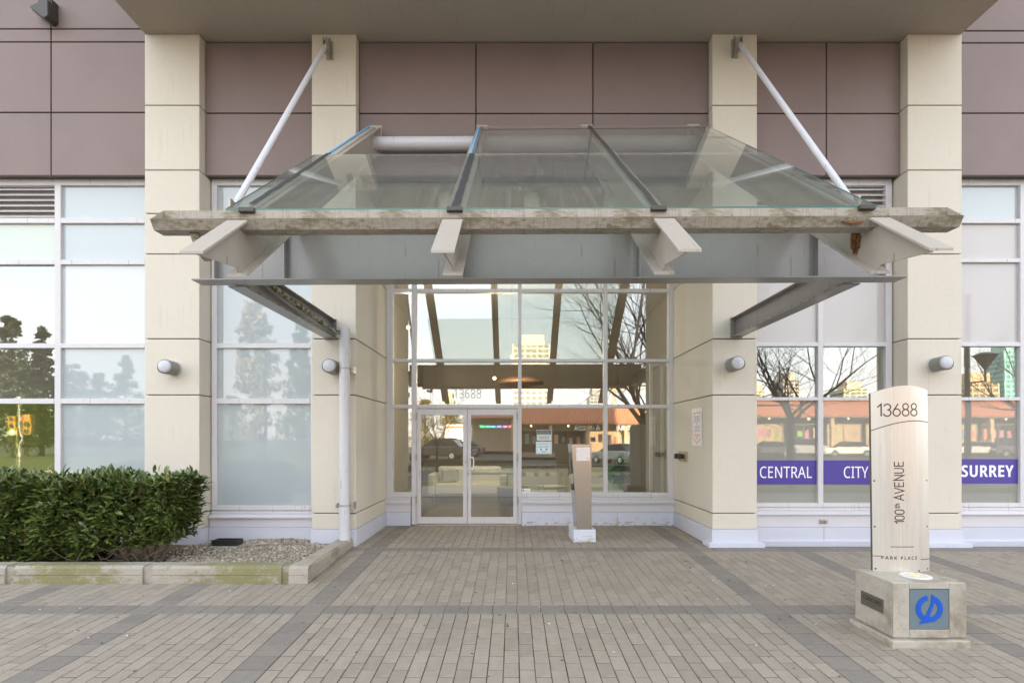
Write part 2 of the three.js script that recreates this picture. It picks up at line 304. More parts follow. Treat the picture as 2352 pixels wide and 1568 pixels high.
// brown cladding: every panel a piece, joints between them open onto a dark backing
const browns = [1, 0.955, 1.035].map((k) => { const m = M.brown.clone(); m.color.multiplyScalar(k); return m; });
function cladding(xs, ys, joints = 0.018) {
  const w = part('cladding');
  for (let i = 0; i < xs.length - 1; i++) for (let j = 0; j < ys.length - 1; j++) mesh('panel', dbox(xs[i] + joints / 2, xs[i + 1] - joints / 2, ys[j] + (j ? joints / 2 : 0), ys[j + 1] - joints / 2, DB, DB + 0.06, 0.008), browns[(i * 5 + j * 3) % 3], w);
  mesh('backing', dbox(xs[0], xs.at(-1), ys[0] + 0.01, ys.at(-1), DB + 0.035, DB + 0.26), M.joint, w);
  return w;
}
cladding([-16, -13.6, -11.4, -9.2, -7.024, -5.50], [5.608, 6.56, 7.632, 7.83, 8.9, 10.1, 11.5]);
cladding([-4.682, -3.006], [5.608, 6.55, 7.63]);
cladding([-2.344, -0.562, 1.217, 2.98], [5.608, 6.545, 7.63]);
cladding([3.649, 4.769, 5.896], [5.608, 6.545, 7.63]);
cladding([6.708, 8.4, 10.2, 12.4, 14.6, 16.8, 20], [5.608, 6.55, 7.617, 7.80, 8.9, 10.1, 11.5]);
// massing above and behind, outside the frame
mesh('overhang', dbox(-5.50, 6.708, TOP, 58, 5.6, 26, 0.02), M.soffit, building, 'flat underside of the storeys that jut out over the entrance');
mesh('upper_storeys', [dbox(-8.4, -5.53, 11.52, 45, 12, 25.9), dbox(-16, -5.52, 7.66, 11.5, 8.68, 26), dbox(6.73, 20, 7.66, 11.5, 8.68, 26)], M.brown, building);
mesh('rear_wall', [dbox(-16, 20, -0.3, 7.64, 25.6, 26), dbox(-16.3, -16, -0.3, 11.5, 8.4, 26), dbox(20, 20.3, -0.3, 11.5, 8.4, 26)], M.brown, building);
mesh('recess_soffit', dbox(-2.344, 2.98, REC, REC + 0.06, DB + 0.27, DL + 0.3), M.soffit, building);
// floor, ceiling and partition walls behind the glass
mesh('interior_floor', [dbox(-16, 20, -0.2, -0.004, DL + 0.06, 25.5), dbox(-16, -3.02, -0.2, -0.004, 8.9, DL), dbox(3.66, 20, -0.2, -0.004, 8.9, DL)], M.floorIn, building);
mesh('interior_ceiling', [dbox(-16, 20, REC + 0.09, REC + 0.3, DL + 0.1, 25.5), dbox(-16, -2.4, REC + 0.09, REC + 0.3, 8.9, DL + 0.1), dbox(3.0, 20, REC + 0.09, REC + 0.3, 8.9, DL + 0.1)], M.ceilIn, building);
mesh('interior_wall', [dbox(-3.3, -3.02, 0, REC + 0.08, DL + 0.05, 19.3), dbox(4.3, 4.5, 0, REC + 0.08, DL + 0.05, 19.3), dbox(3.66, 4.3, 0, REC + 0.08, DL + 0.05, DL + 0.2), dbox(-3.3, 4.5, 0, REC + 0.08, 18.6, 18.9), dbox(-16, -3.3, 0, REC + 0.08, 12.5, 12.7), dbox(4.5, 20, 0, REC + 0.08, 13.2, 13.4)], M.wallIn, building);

// windows
const LEAN = 0.0063;   // the clear panes lean back a little, as their mirrored beam shows
const bar = (a, b, top, bot, d0, d1 = d0 + 0.12) => pbox(a, b, top, bot, d0, d1, 0.005);
function windowWall(label, xsPx, ysPx, d, cells, extra = {}) {
  const w = part('window', building, label);
  for (const [a, b] of xsPx) mesh('mullion', bar(a, b, ysPx[0][0], ysPx.at(-1)[1], d), M.frame, w);
  for (let i = 0; i < xsPx.length - 1; i++) {
    const l = xsPx[i][1], r = xsPx[i + 1][0];
    for (const [t, b] of ysPx) if (!(extra.skip && extra.skip(i, t))) mesh('transom', bar(l, r, t, b, d + 0.002), M.frame, w);
    for (let j = 0; j < ysPx.length - 1; j++) {
      const t = ysPx[j][1], b = ysPx[j + 1][0], kind = cells(i, j);
      if (!kind) continue;
      if (kind === 'louvre') {
        const x0 = PX(l, d), x1 = PX(r, d), y0 = PY(b, d), y1 = PY(t, d), n = 6;
        mesh('louvre_back', dbox(x0 + 0.002, x1 - 0.002, y0 + 0.002, y1 - 0.002, d + 0.10, d + 0.115), M.zinc, w);
        for (let k = 0; k < n; k++) { const y = y0 + ((k + 0.5) / n) * (y1 - y0); const g = new RoundedBoxGeometry(x1 - x0 - 0.01, 0.012, 0.085, 1, 0.004); g.rotateX(0.62); g.translate((x0 + x1) / 2, y, -(d + 0.052)); mesh('louvre_blade', metric(g), M.frame, w); }
      } else { const g = pbox(l - 2, r + 2, t - 1.5, b + 1.5, d + 0.05, d + 0.06); if (kind === M.pane) { const y = PY((t + b) / 2, d), z = -(d + 0.055); g.translate(0, -y, -z).rotateX(-LEAN).translate(0, y, z); } mesh('pane', g, kind, w); }
    }
  }
  return w;
}
const rowsL = [[411, 425], [500, 512], [596, 607], [788, 799], [915, 927], [1161, 1172]];
const rowsR = [[411, 425], [502, 512], [593, 602], [785.5, 795], [912, 919.5], [1155, 1165]];
windowWall('window bay behind the hedge at far left', [[-210, -196], [-44, -30], [124, 138], [331, 345]], rowsL, DW, (i, j) => (i < 2 ? (j === 0 ? 'louvre' : [0, M.frostGreen, M.pane, M.pane, M.paneGreen][j]) : [M.frostBlue, M.frostBlue, M.frostWhite, M.frostBlue, M.frostBlue][j]));
windowWall('frosted window bay left of the entrance', [[485, 497], [713, 728]], rowsL, DW, (i, j) => [M.frostBlue, M.frostBlue, M.frostBlue, M.frostBlue, M.frostBlue][j]);
windowWall('window bay right of the entrance', [[1722, 1738], [1880, 1892], [2036, 2050]], rowsR, DW, (i, j) => ['louvre', M.frostWarm, M.frostWarm, M.pane, M.washed][j]);
windowWall('window bay at far right', [[2180, 2196], [2345, 2357], [2500, 2512]], rowsR, DW, (i, j) => [M.frostBlue, M.frostWarm, M.frostWarm, M.pane, M.washed][j]);
// sills, panels and plinths under the side windows
function apron(x0, x1, ySill, label) {
  const a = part('window_sill', building, label);
  mesh('sill_strip', dbox(x0, x1, ySill - 0.045, ySill - 0.003, DW - 0.012, DW + 0.14, 0.004), M.frame, a);
  mesh('sill_ledge', profile([[-(DW + 0.14), ySill - 0.048], [-(DW - 0.02), ySill - 0.048], [-(DW - 0.10), ySill - 0.083], [-(DW - 0.10), ySill - 0.10], [-(DW + 0.14), ySill - 0.10]].map(([z, y]) => [-z, y]), x0, x1).scale(1, 1, 1), M.panelWhite, a);
  mesh('apron_panel', dbox(x0, x1, 0.252, ySill - 0.102, DW - 0.06, DW + 0.14, 0.004), M.panelWhite, a);
  const n = Math.max(1, Math.round((x1 - x0) / 1.3));
  for (let k = 0; k < n; k++) mesh('plinth_panel', dbox(x0 + ((x1 - x0) * k) / n + 0.002, x0 + ((x1 - x0) * (k + 1)) / n - 0.002, -0.2, 0.248, DW - 0.075, DW + 0.14, 0.003), M.plinth, a);
}
apron(-16, -5.52, 0.49, undefined); apron(-4.665, -3.022, 0.49); apron(3.666, 5.88, 0.54); apron(6.725, 20, 0.54);
mesh('plinth_foot', [dbox(3.735, 5.815, -0.2, 0.045, DW - 0.11, DW, 0.005), dbox(6.805, 14, -0.2, 0.045, DW - 0.11, DW, 0.005)], M.plinth, building);

// lobby glazing
const DG = DL - 0.06;
{
  const rows = [[318, 328], [500, 508], [663, 671], [824, 831], [929, 937], [1131, 1141]];
  windowWall('glazed lobby front round the entrance door', [[888, 902], [945, 956], [1190, 1198], [1387, 1396], [1536, 1548]], rows, DG, (i, j) => (j === 4 && i === 1 ? null : M.pane), { skip: (i, t) => i === 1 && t > 1100 });
  const a = part('window_sill', building, 'white sill and plinth under the lobby glass');
  for (const [l, r] of [[885, 945], [1198, 1549]]) {
    const x0 = PX(l, DL), x1 = PX(r, DL), s = PY(1141, DG);
    mesh('sill_strip', dbox(x0, x1, s - 0.045, s - 0.003, DG - 0.012, DG + 0.13, 0.004), M.frame, a);
    mesh('sill_ledge', profile([[DG + 0.14, s - 0.048], [DG - 0.02, s - 0.048], [DG - 0.09, s - 0.088], [DG - 0.09, s - 0.112], [DG + 0.14, s - 0.112]], x0, x1), M.panelWhite, a);
    mesh('apron_panel', dbox(x0, x1, 0.252, s - 0.114, DG - 0.04, DG + 0.13, 0.004), M.panelWhite, a);
    if (l > 1000) { const g = new THREE.PlaneGeometry(1, 1); }
    const cut = l > 1000 ? [[x0, 0.62 * (x1 - x0) + x0], [0.62 * (x1 - x0) + x0, x1]] : [[x0, x1]];
    for (const [p, q] of cut) {
      const g = dbox(p + 0.002, q - 0.002, -0.02, 0.248, DG - 0.055, DG + 0.13, 0.003), uv = g.attributes.uv, ps = g.attributes.position;
      if (l > 1000) for (let i = 0; i < uv.count; i++) uv.setXY(i, ps.getX(i) * 1.1, (ps.getY(i) + 0.02) / 0.5 + 0.02);
      mesh('plinth_panel', g, l > 1000 ? M.peel : M.plinth, a);
    }
  }
}
// entrance door: two glazed leaves
{
  const d = DG - 0.012, door = part('entrance_door', building, 'white framed double glass door');
  mesh('door_frame', [bar(954.5, 957, 937.5, 1203.5, d + 0.01, d + 0.09), bar(1188, 1190.5, 937.5, 1203.5, d + 0.01, d + 0.09), bar(957, 1188, 937.5, 939.2, d + 0.01, d + 0.09)], M.frame, door);
  mesh('jamb', bar(945, 954.3, 1141.2, 1204.5, DG + 0.001, DG + 0.11), M.frame, door); mesh('jamb', bar(1190.8, 1198, 1141.2, 1204.5, DG + 0.001, DG + 0.11), M.frame, door);
  mesh('threshold', dbox(PX(955, DG), PX(1191, DG), -0.01, 0.018, DG - 0.05, DG + 0.1, 0.004), M.zinc, door);
  for (const [a, gl, gr, b] of [[957.6, 966.4, 1063.4, 1072.6], [1073.6, 1081.9, 1178.9, 1187.4]]) {
    mesh('leaf_frame', [bar(a, gl, 939.8, 1202.2, d, d + 0.045), bar(gr, b, 939.8, 1202.2, d, d + 0.045), bar(gl, gr, 939.8, 953, d + 0.001, d + 0.044), bar(gl, gr, 1187.6, 1202.2, d + 0.001, d + 0.044)], M.frame, door);
    mesh('pane', pbox(gl - 1, gr + 1, 952, 1188.6, d + 0.018, d + 0.028), M.pane, door);
  }
  for (const x of [956.6, 1188.3]) for (const y of [955, 1050, 1147]) mesh('hinge', tube(V(PX(x, d), PY(y + 8, d), -d + 0.012), V(PX(x, d), PY(y - 8, d), -d + 0.012), 0.011, 0.011, 8), M.zinc, door);
  const hx = PX(1077, d), h2 = PX(1088, d), y0 = PY(1077, d), y1 = PY(1050, d), z = -d + 0.06;
  const path = new THREE.CatmullRomCurve3([V(hx, y0, -d), V(hx, y0, z), V(h2 - 0.02, y0, z + 0.01), V(h2, y0 + 0.03, z + 0.01), V(h2, y1 - 0.03, z + 0.01), V(h2 - 0.02, y1, z + 0.01), V(hx, y1, z), V(hx, y1, -d)], false, 'catmullrom', 0.15);
  mesh('handle', metric(new THREE.TubeGeometry(path, 40, 0.012, 8)), M.white, door);
  mesh('lock', tube(V(PX(1076.8, d), PY(1087.5, d), -d), V(PX(1076.8, d), PY(1087.5, d), -d + 0.012), 0.02, 0.018, 14), M.zinc, door);
  mesh('push_bar', dbox(PX(1081, d), PX(1180, d), PY(1090, d), PY(1084, d), d + 0.07, d + 0.13, 0.01), M.zinc, door);
}
// cream can lights under the recess soffit, seen through the canopy glass
for (const [x, lb] of [[-1.08, 'cream cylinder downlight under the recess soffit, leftmost of three'], [0.31, 'cream cylinder downlight in the middle of the recess soffit'], [1.6, 'cream cylinder downlight under the recess soffit, rightmost of three']]) {
  const t = thing('downlight', lb, 'downlight', [x, REC, -8.95], 0, 'cylinder downlights over the entrance');
  mesh('canister', metric(new THREE.LatheGeometry([[0.001, 0], [0.125, 0], [0.13, -0.02], [0.13, -0.115], [0.127, -0.12], [0.127, -0.124], [0.13, -0.13], [0.13, -0.46], [0.12, -0.47], [0.12, -0.44], [0.001, -0.44]].map(([a, b]) => new THREE.Vector2(a, b)).reverse(), 28)), M.cream, t);
}
// ---------------------------------------------------------------- glass canopy
const canopy = thing('glass_canopy', 'weathered steel and glass entrance canopy with sloping panes, rods and a gutter', 'canopy', [0.33, 3.2, 0]);
canopy.rotation.z = 0.0042;
const cbox = (...a) => dbox(...a).translate(-0.33, -3.2, 0), cmove = (g) => g.translate(-0.33, -3.2, 0);
{
  const RX = [-2.04, -0.447, 1.12, 2.715], K = 0.733, yTop = (d) => 3.236 + 0.728 * (d - 4.10), yLow = (d) => 2.828 + K * (d - 4.086);
  const th = 0.014, tv = th * 1.24, tip = 3.50, end = 8.26;
  for (const x of RX) {
    const r = part('rib_beam', canopy), w = 0.075;
    for (const [p, q] of [[tip, 4.088], [4.262, end]]) mesh('top_flange', cmove(profile([[p, yTop(p)], [q, yTop(q)], [q, yTop(q) - tv], [p, yTop(p) - tv]], x - w, x + w)), M.steelPale, r);
    mesh('bottom_flange', cmove(profile([[4.086, yLow(4.086)], [8.24, yLow(8.24)], [8.24, yLow(8.24) - tv], [4.086, yLow(4.086) - tv]], x - w, x + w)), M.steelPale, r);
    mesh('web', cmove(profile([[3.55, yTop(3.55) - tv], [4.085, yTop(4.085) - tv], [4.09, 3.17], [4.262, 3.17], [4.263, yTop(4.263) - tv], [8.23, yTop(8.23) - tv], [8.23, yLow(8.23)], [4.13, yLow(4.13)], [4.10, yLow(4.10) + 0.01], [4.075, 2.875], [3.58, 2.80]], x - 0.005, x + 0.005)), M.steelPale, r);
    mesh('end_plate', cmove(dbox(x - 0.09, x + 0.09, yLow(8.26) - 0.05, yTop(8.26) + 0.03, 8.262, 8.28)), M.steelPale, r);
  }
  // front beam
  const f = part('front_beam', canopy), B0 = 5.24, B1 = 5.43, Y0 = 3.135, Y1 = 3.70;
  mesh('bottom_flange', cbox(-3.052, 3.748, Y0 - 0.014, Y0, B0, B1, 0.003), M.steel, f);
  mesh('top_flange', cbox(-2.86, 3.56, Y1, Y1 + 0.014, B0, B1, 0.003), M.steel, f);
  mesh('web', cbox(-2.85, 3.55, Y0, Y1, 5.331, 5.341), M.steel, f);
  for (const x of [-2.845, -2.18, -0.48, 1.21, 2.91, 3.545]) { mesh('stiffener', cbox(x - 0.006, x + 0.006, Y0, Y1, B0 + 0.012, 5.331), M.steel, f); mesh('stiffener', cbox(x - 0.006, x + 0.006, Y0, Y1, 5.341, B1 - 0.01), M.steel, f); }
  // bracket beams back to the pillars
  for (const x of [-2.72, 3.335]) {
    const b = part('bracket_beam', canopy), y0 = 3.121, y1 = 3.375;
    mesh('bottom_flange', cbox(x - 0.082, x + 0.082, y0 - 0.014, y0, B1 + 0.004, 8.24, 0.003), M.steel, b);
    mesh('top_flange', cbox(x - 0.082, x + 0.082, y1, y1 + 0.014, B1 + 0.004, 8.24, 0.003), M.steel, b);
    mesh('web', cbox(x - 0.005, x + 0.005, y0, y1, 5.345, 8.24), M.steel, b);
    mesh('moss_line', cbox(x - 0.075, x + 0.078, y0 + 0.001, y0 + 0.012, 5.5, 7.9, 0.004), M.moss, b, 'line of green moss along the lower flange');
    mesh('end_plate', cbox(x - 0.09, x + 0.09, y0 - 0.03, y1 + 0.03, 8.235, 8.25), M.steel, b);
    for (const [ox, oy] of [[-0.055, 0.05], [0.055, 0.05], [-0.055, 0.2], [0.055, 0.2]]) mesh('bolt', cmove(tube(V(x + ox, y0 + oy, -8.235), V(x + ox, y0 + oy, -8.212), 0.015, 0.013, 6)), M.zinc, b);
  }
  // gutter with a raised back, open at the top
  const gsec = [[4.10, 3.243], [4.143, 3.182], [4.245, 3.183], [4.252, 3.369], [4.258, 3.369], [4.258, 3.176], [4.138, 3.175], [4.092, 3.243]];
  const gt = part('gutter', canopy);
  mesh('trough', cmove(profile(gsec, -2.69, 3.345)), M.gutter, gt, 'stained gutter trough with moss and dirt');
  for (const x of [-2.694, 3.342]) mesh('end_cap', cmove(profile([[4.10, 3.243], [4.143, 3.182], [4.245, 3.183], [4.252, 3.369]], x, x + 0.006)), M.gutter, gt);
  mesh('outlet', [cmove(tube(V(-2.42, 3.178, -4.2), V(-2.42, 3.09, -4.26), 0.035, 0.035, 10)), cmove(tube(V(-2.42, 3.09, -4.26), V(-2.5, 3.09, -4.5), 0.035, 0.035, 10))], M.gutter, gt);
  // the rusted place beside the right-hand rib
  reseed(5);
  const patch = (w, h, n) => { const s = new THREE.Shape(); for (let i = 0; i <= n; i++) { const a = (i / n) * 2 * Math.PI, r = 0.72 + 0.28 * rnd(); s[i ? 'lineTo' : 'moveTo'](Math.cos(a) * r * w, Math.sin(a) * r * h); } return new THREE.ExtrudeGeometry(s, { depth: 0.003, bevelEnabled: false }); };
  const r1 = patch(0.11, 0.036, 26); r1.rotateX(-0.6); r1.translate(2.53, 3.214, -4.117);
  const r2 = patch(0.07, 0.13, 26); r2.rotateY(-Math.PI / 2); r2.translate(2.706, 3.16, -4.36);
  for (const g of [r1, r2]) mesh('rust_patch', cmove(metric(g)), M.rust, gt, g === r1 ? 'flaking orange rust on the gutter face by the right rib' : 'rust streak on the side of the right rib');
  // glass: lower panes in three bays, upper panes in two; each a sheet with green edges
  const yG = (d) => 0.256 + K * d, t = 0.012;
  const sheet = (x0, x1, d0, d1, lower) => {
    const g = part('glass_pane', canopy);
    mesh('sheet', cmove(profile([[d0 + 0.003, yG(d0 + 0.003)], [d1, yG(d1)], [d1, yG(d1) - t], [d0 + 0.003, yG(d0 + 0.003) - t]], x0 + 0.003, x1 - 0.003)), M.canopyGlass, g);
    mesh('edge', [...(lower ? [profile([[d0, yG(d0)], [d0 + 0.003, yG(d0 + 0.003)], [d0 + 0.003, yG(d0 + 0.003) - t], [d0, yG(d0) - t]], x0, x1)] : []), profile([[d0 + 0.003, yG(d0 + 0.003)], [d1 - 0.003, yG(d1 - 0.003)], [d1 - 0.003, yG(d1 - 0.003) - t], [d0 + 0.003, yG(d0 + 0.003) - t]], x0, x0 + 0.003), profile([[d0 + 0.003, yG(d0 + 0.003)], [d1 - 0.003, yG(d1 - 0.003)], [d1 - 0.003, yG(d1 - 0.003) - t], [d0 + 0.003, yG(d0 + 0.003) - t]], x1 - 0.003, x1)].map(cmove), M.glassEdge, g);
  };
  const bays = [[-2.225, -0.462], [-0.432, 1.107], [1.133, 2.83]];
  for (const [a, b] of bays) sheet(a, b, 4.277, 6.203, true);
  for (const [a, b] of bays.slice(1)) sheet(a, b, 6.209, 8.04);
  // setting bars, sealant and the blue tape left where a pane is missing
  for (const [i, x] of RX.entries()) {
    mesh('glazing_bar', cmove(profile([[4.30, yTop(4.3)], [8.1, yTop(8.1)], [8.1, yG(8.1) - t - 0.001], [4.3, yG(4.3) - t - 0.001]], x - 0.03, x + 0.03)), i === 0 ? M.steelPale : M.steel, canopy);
    mesh('setting_block', cbox(x - 0.06, x + 0.06, yTop(4.25), yTop(4.25) + 0.035, 4.215, 4.27, 0.005), M.bronze, canopy);
  }
  const strip = (x0, x1, d0, d1, m, h = 0.008, n = 14) => { const out = []; for (let k = 0; k < n; k++) { const a = d0 + ((d1 - d0) * k) / n, b = d0 + ((d1 - d0) * (k + 1)) / n, j = rr(-0.006, 0.006); out.push(cmove(profile([[a, yG(a) + h], [b, yG(b) + h], [b, yG(b) - 0.002], [a, yG(a) - 0.002]], x0 + j, x1 + j))); } return out; };
  reseed(8);
  mesh('seal_strip', strip(-0.475, -0.42, 4.285, 6.2, M.seal), M.seal, canopy, 'torn black sealant between two panes');
  mesh('seal_strip', strip(1.10, 1.14, 4.285, 8.03, M.seal), M.bronze, canopy, 'brown sealant between two panes');
  mesh('seal_residue', strip(-2.10, -2.06, 4.4, 6.3, M.seal, 0.004), M.seal, canopy);
  mesh('tape', [cmove(profile([[6.25, yG(6.25) + 0.006], [8.1, yG(8.1) + 0.006], [8.1, yTop(8.1) + 0.002], [6.25, yTop(6.25) + 0.002]], -2.100, -2.078))], M.tape, canopy, 'strip of blue tape along the bare left rib');
  mesh('tape', [cmove(profile([[6.25, yG(6.25) + 0.008], [8.0, yG(8.0) + 0.008], [8.0, yTop(8.0) + 0.002], [6.25, yTop(6.25) + 0.002]], -0.484, -0.462))], M.tape, canopy, 'strip of blue tape along the second rib');
  mesh('rear_pipe', cmove(tube(V(-2.035, 5.975, -8.17), V(2.71, 5.975, -8.17), 0.092, 0.092, 28)), M.pipe, canopy);
  // tie rods
  for (const [x, s, lb] of [[-2.714, 1, 'left'], [3.325, -1, 'right']]) {
    const r = part('tie_rod', canopy), a = V(x, 7.40, -8.10), b = V(x, 3.84, -5.36), dir = b.clone().sub(a).normalize(), at = (k) => a.clone().addScaledVector(dir, k), L = b.distanceTo(a);
    mesh('rod', [tube(at(0.12), at(L - 0.12), 0.033, 0.033, 16), tube(at(0.02), at(0.13), 0.022, 0.03, 12), tube(at(L - 0.13), at(L - 0.02), 0.03, 0.022, 12)].map(cmove), M.pipe, r);
    // a diamond fin standing out from the pillar, with bolted lugs
    mesh('fin_plate', cmove(profile([[8.245, 7.62], [8.10, 7.40], [8.02, 7.24], [8.245, 7.30]].map(([d, y]) => [d, y - 0.02]), x - 0.008, x + 0.008)), M.zinc, r);
    mesh('base_plate', cbox(x - 0.05, x + 0.05, 7.26, 7.54, 8.232, 8.248, 0.003), M.zinc, r);
    for (const [ox, oy] of [[-0.045, 0.0], [0.045, 0.0], [-0.045, 0.12], [0.045, 0.12]]) mesh('bolt', cmove(tube(V(x + ox, 7.34 + oy, -8.232), V(x + ox, 7.34 + oy, -8.195), 0.017, 0.014, 8)), M.bolt, r);
    mesh('clevis', [cbox(x - 0.028, x - 0.014, 7.30, 7.44, 8.0, 8.14, 0.004), cbox(x + 0.014, x + 0.028, 7.30, 7.44, 8.0, 8.14, 0.004), cmove(tube(V(x - 0.04, 7.37, -8.09), V(x + 0.04, 7.37, -8.09), 0.018, 0.018, 10))], M.zinc, r);
    mesh('lower_lug', [cbox(x - 0.012, x + 0.012, 3.70, 3.92, 5.29, 5.42, 0.004), cmove(tube(V(x - 0.04, 3.84, -5.36), V(x + 0.04, 3.84, -5.36), 0.018, 0.018, 10))], M.zinc, r);
  }
  // mossy drain inside the left bracket
  mesh('drain_pipe', [cmove(tube(V(-2.665, 3.33, -5.36), V(-2.60, 3.17, -8.04), 0.032, 0.032, 14)), cmove(tube(V(-2.60, 3.17, -8.03), V(-2.47, 3.16, -8.08), 0.032, 0.032, 14))], M.moss, canopy, 'mossy drain pipe running along the left bracket');
}
// downpipe on the pillar left of the entrance
{
  const t = thing('downpipe', 'white round downpipe standing against the pillar left of the door', 'pipe', [-2.468, 0, -8.10]);
  mesh('pipe', metric(new THREE.LatheGeometry([[0.0755, 0.10], [0.0775, 0.11], [0.0775, 3.215], [0.07, 3.225], [0.001, 3.226]].map(([a, b]) => new THREE.Vector2(a, b)), 28)), M.pipe, t);
  for (const y of [0.62, 2.62]) mesh('bracket', [tube(V(0, y, 0), V(0, y + 0.022, 0), 0.083, 0.083, 24), box(-0.13, 0.125, y, y + 0.012, -0.03, 0.0), box(0.10, 0.13, y - 0.05, y + 0.05, -0.14, 0.0, 0.003), box(-0.135, -0.115, y - 0.03, y + 0.03, -0.14, 0.0, 0.003)], M.zinc, t);
}
// wall lamps
{
  const t0 = thing('wall_lamp', '', 'wall lamp', [0, 0, 0], 0, 'cylinder wall lamps on the pillars');
  const cyl = (pts) => { const g = new THREE.LatheGeometry(pts.map(([r, z]) => new THREE.Vector2(r, z)), 32); g.rotateX(Math.PI / 2); return metric(g); };
  mesh('mounting_ring', cyl([[0.001, 0.03], [0.104, 0.03], [0.108, 0.026], [0.108, 0]].reverse()), M.lampWhite, t0);
  // grey sleeve, cut on a slant so that it reaches further forward below
  const sl = new THREE.CylinderGeometry(0.104, 0.104, 0.2, 40, 4, true).rotateX(Math.PI / 2).translate(0, 0, 0.13), p = sl.attributes.position;
  for (let i = 0; i < p.count; i++) { const z = p.getZ(i), k = (z - 0.03) / 0.2; p.setZ(i, 0.03 + k * (0.215 - 0.12 * p.getY(i))); }
  sl.computeVertexNormals();
  mesh('sleeve', metric(sl), M.lampGrey, t0);
  mesh('diffuser', cyl([[0.099, 0.02], [0.099, 0.225], [0.094, 0.248], [0.08, 0.265], [0.05, 0.277], [0.001, 0.282]]), M.lampWhite, t0);
  [[-5.05, 2.65, 'wall lamp on the leftmost pillar, above the end of the hedge'], [-2.665, 2.66, 'wall lamp beside the white downpipe'], [3.262, 2.70, 'wall lamp on the pillar just right of the recessed entrance'], [6.285, 2.705, 'wall lamp on the rightmost pillar, above the standing sign']].forEach(([x, y, lb], i) => {
    const o = i ? t0.clone() : t0; if (i) { o.name = numbered('wall_lamp'); scene.add(o); }
    o.position.set(x, y, -DP + 0.002); o.userData = { label: lb, category: 'wall lamp', group: 'cylinder wall lamps on the pillars' };
  });
}
// floodlight on the brown wall
{
  const t = thing('floodlight', 'dark bronze wedge floodlight on the brown wall at upper left', 'floodlight', [-6.98, 8.02, -DB]);
  mesh('bracket', [box(-0.03, 0.07, 0.10, 0.17, 0, 0.12, 0.006), box(-0.13, 0.05, 0.12, 0.165, 0.09, 0.13, 0.004)], M.bronze, t);
  const body = extrude([[-0.20, 0.01], [-0.02, 0.10], [0.07, 0.10], [0.075, -0.13], [0.02, -0.17], [-0.02, -0.15], [-0.19, -0.02]], 0.17, 0.01); body.translate(0, 0, 0.015);
  mesh('housing', metric(body), M.bronze, t);
  mesh('lens', box(-0.205, -0.13, -0.025, 0.012, 0.02, 0.17, 0.006), M.lampWhite, t);
}
// hose connection, outlet, plaque on the recess wall
{
  const t = thing('hose_connection', 'brass plate with two black hose caps on the wall right of the entrance', 'hose connection', [2.968, 1.30, -9.65]);
  mesh('plate', box(-0.012, 0.012, -0.085, 0.085, -0.23, 0.23, 0.004), std([0.45, 0.38, 0.25], 0.45, { metalness: 0.4 }), t);
  for (const z of [-0.10, 0.10]) mesh('cap', [tube(V(-0.01, 0, z), V(-0.07, 0, z), 0.04, 0.04, 16), tube(V(-0.07, 0, z), V(-0.11, 0, z), 0.05, 0.047, 16)], M.black, t);
  const o = thing('wall_outlet', 'small weatherproof outlet box in the white sill right of the entrance', 'outlet', [4.77, 0.335, -DW + 0.062]);
  mesh('cover_plate', box(-0.065, 0.065, -0.035, 0.035, 0, 0.008, 0.003), M.zinc, o);
  for (const x of [-0.03, 0.03]) mesh('flap', box(x - 0.024, x + 0.024, -0.026, 0.026, 0.008, 0.02, 0.004), M.chrome, o);
  const s = thing('block_watch_sign', 'white upright sign with a red shield and blue BLOCK WATCH lettering', 'sign', [2.974, 1.79, -8.915], -Math.PI / 2);
  const tx = canvasTex(400, 512, (g, w, h) => {
    g.fillStyle = '#efe6e2'; g.fillRect(0, 0, w, h);
    g.strokeStyle = '#8d2f33'; g.lineWidth = 8; g.lineJoin = 'round'; g.beginPath();
    g.moveTo(75, 45); g.quadraticCurveTo(140, 95, 200, 40); g.quadraticCurveTo(260, 95, 325, 45); g.quadraticCurveTo(335, 90, 372, 120); g.bezierCurveTo(335, 220, 385, 290, 370, 370); g.bezierCurveTo(360, 440, 240, 430, 200, 480); g.bezierCurveTo(160, 430, 40, 440, 30, 370); g.bezierCurveTo(15, 290, 65, 220, 28, 120); g.quadraticCurveTo(65, 90, 75, 45); g.stroke();
    g.textAlign = 'center'; g.fillStyle = '#4c5f92'; g.font = 'bold 58px serif'; g.fillText('BLOCK', 200, 138); g.fillText('WATCH', 200, 186); g.font = 'bold 24px sans-serif'; g.fillText('AREA', 200, 214);
    g.strokeStyle = '#5d74a8'; g.lineWidth = 5; for (let i = 0; i < 4; i++) { const x = 120 + i * 52; g.strokeRect(x, 262 - (i % 2) * 14, 36, 44); g.beginPath(); g.moveTo(x - 6, 262 - (i % 2) * 14); g.lineTo(x + 18, 236 - (i % 2) * 14); g.lineTo(x + 42, 262 - (i % 2) * 14); g.stroke(); }
    g.beginPath(); g.moveTo(95, 318); g.quadraticCurveTo(200, 296, 310, 318); g.stroke();
    g.fillStyle = '#b0504f'; g.font = 'bold 26px sans-serif'; g.fillText('A NEIGHBOURHOOD', 200, 372); g.fillText('CARES HERE', 200, 400); g.font = '16px sans-serif'; g.fillText('CITY OF SURREY', 200, 424);
  });
  const face = new THREE.PlaneGeometry(0.49, 0.60).translate(0, 0, 0.0042);
  mesh('plate', box(-0.25, 0.25, -0.307, 0.307, 0, 0.004), M.white, s);
  mesh('print', face, new THREE.MeshStandardMaterial({ map: tx, roughness: 0.4 }), s);
  for (const y of [-0.28, 0.28]) mesh('screw', tube(V(0, y, 0.004), V(0, y, 0.009), 0.008, 0.006, 8), M.zinc, s);
}
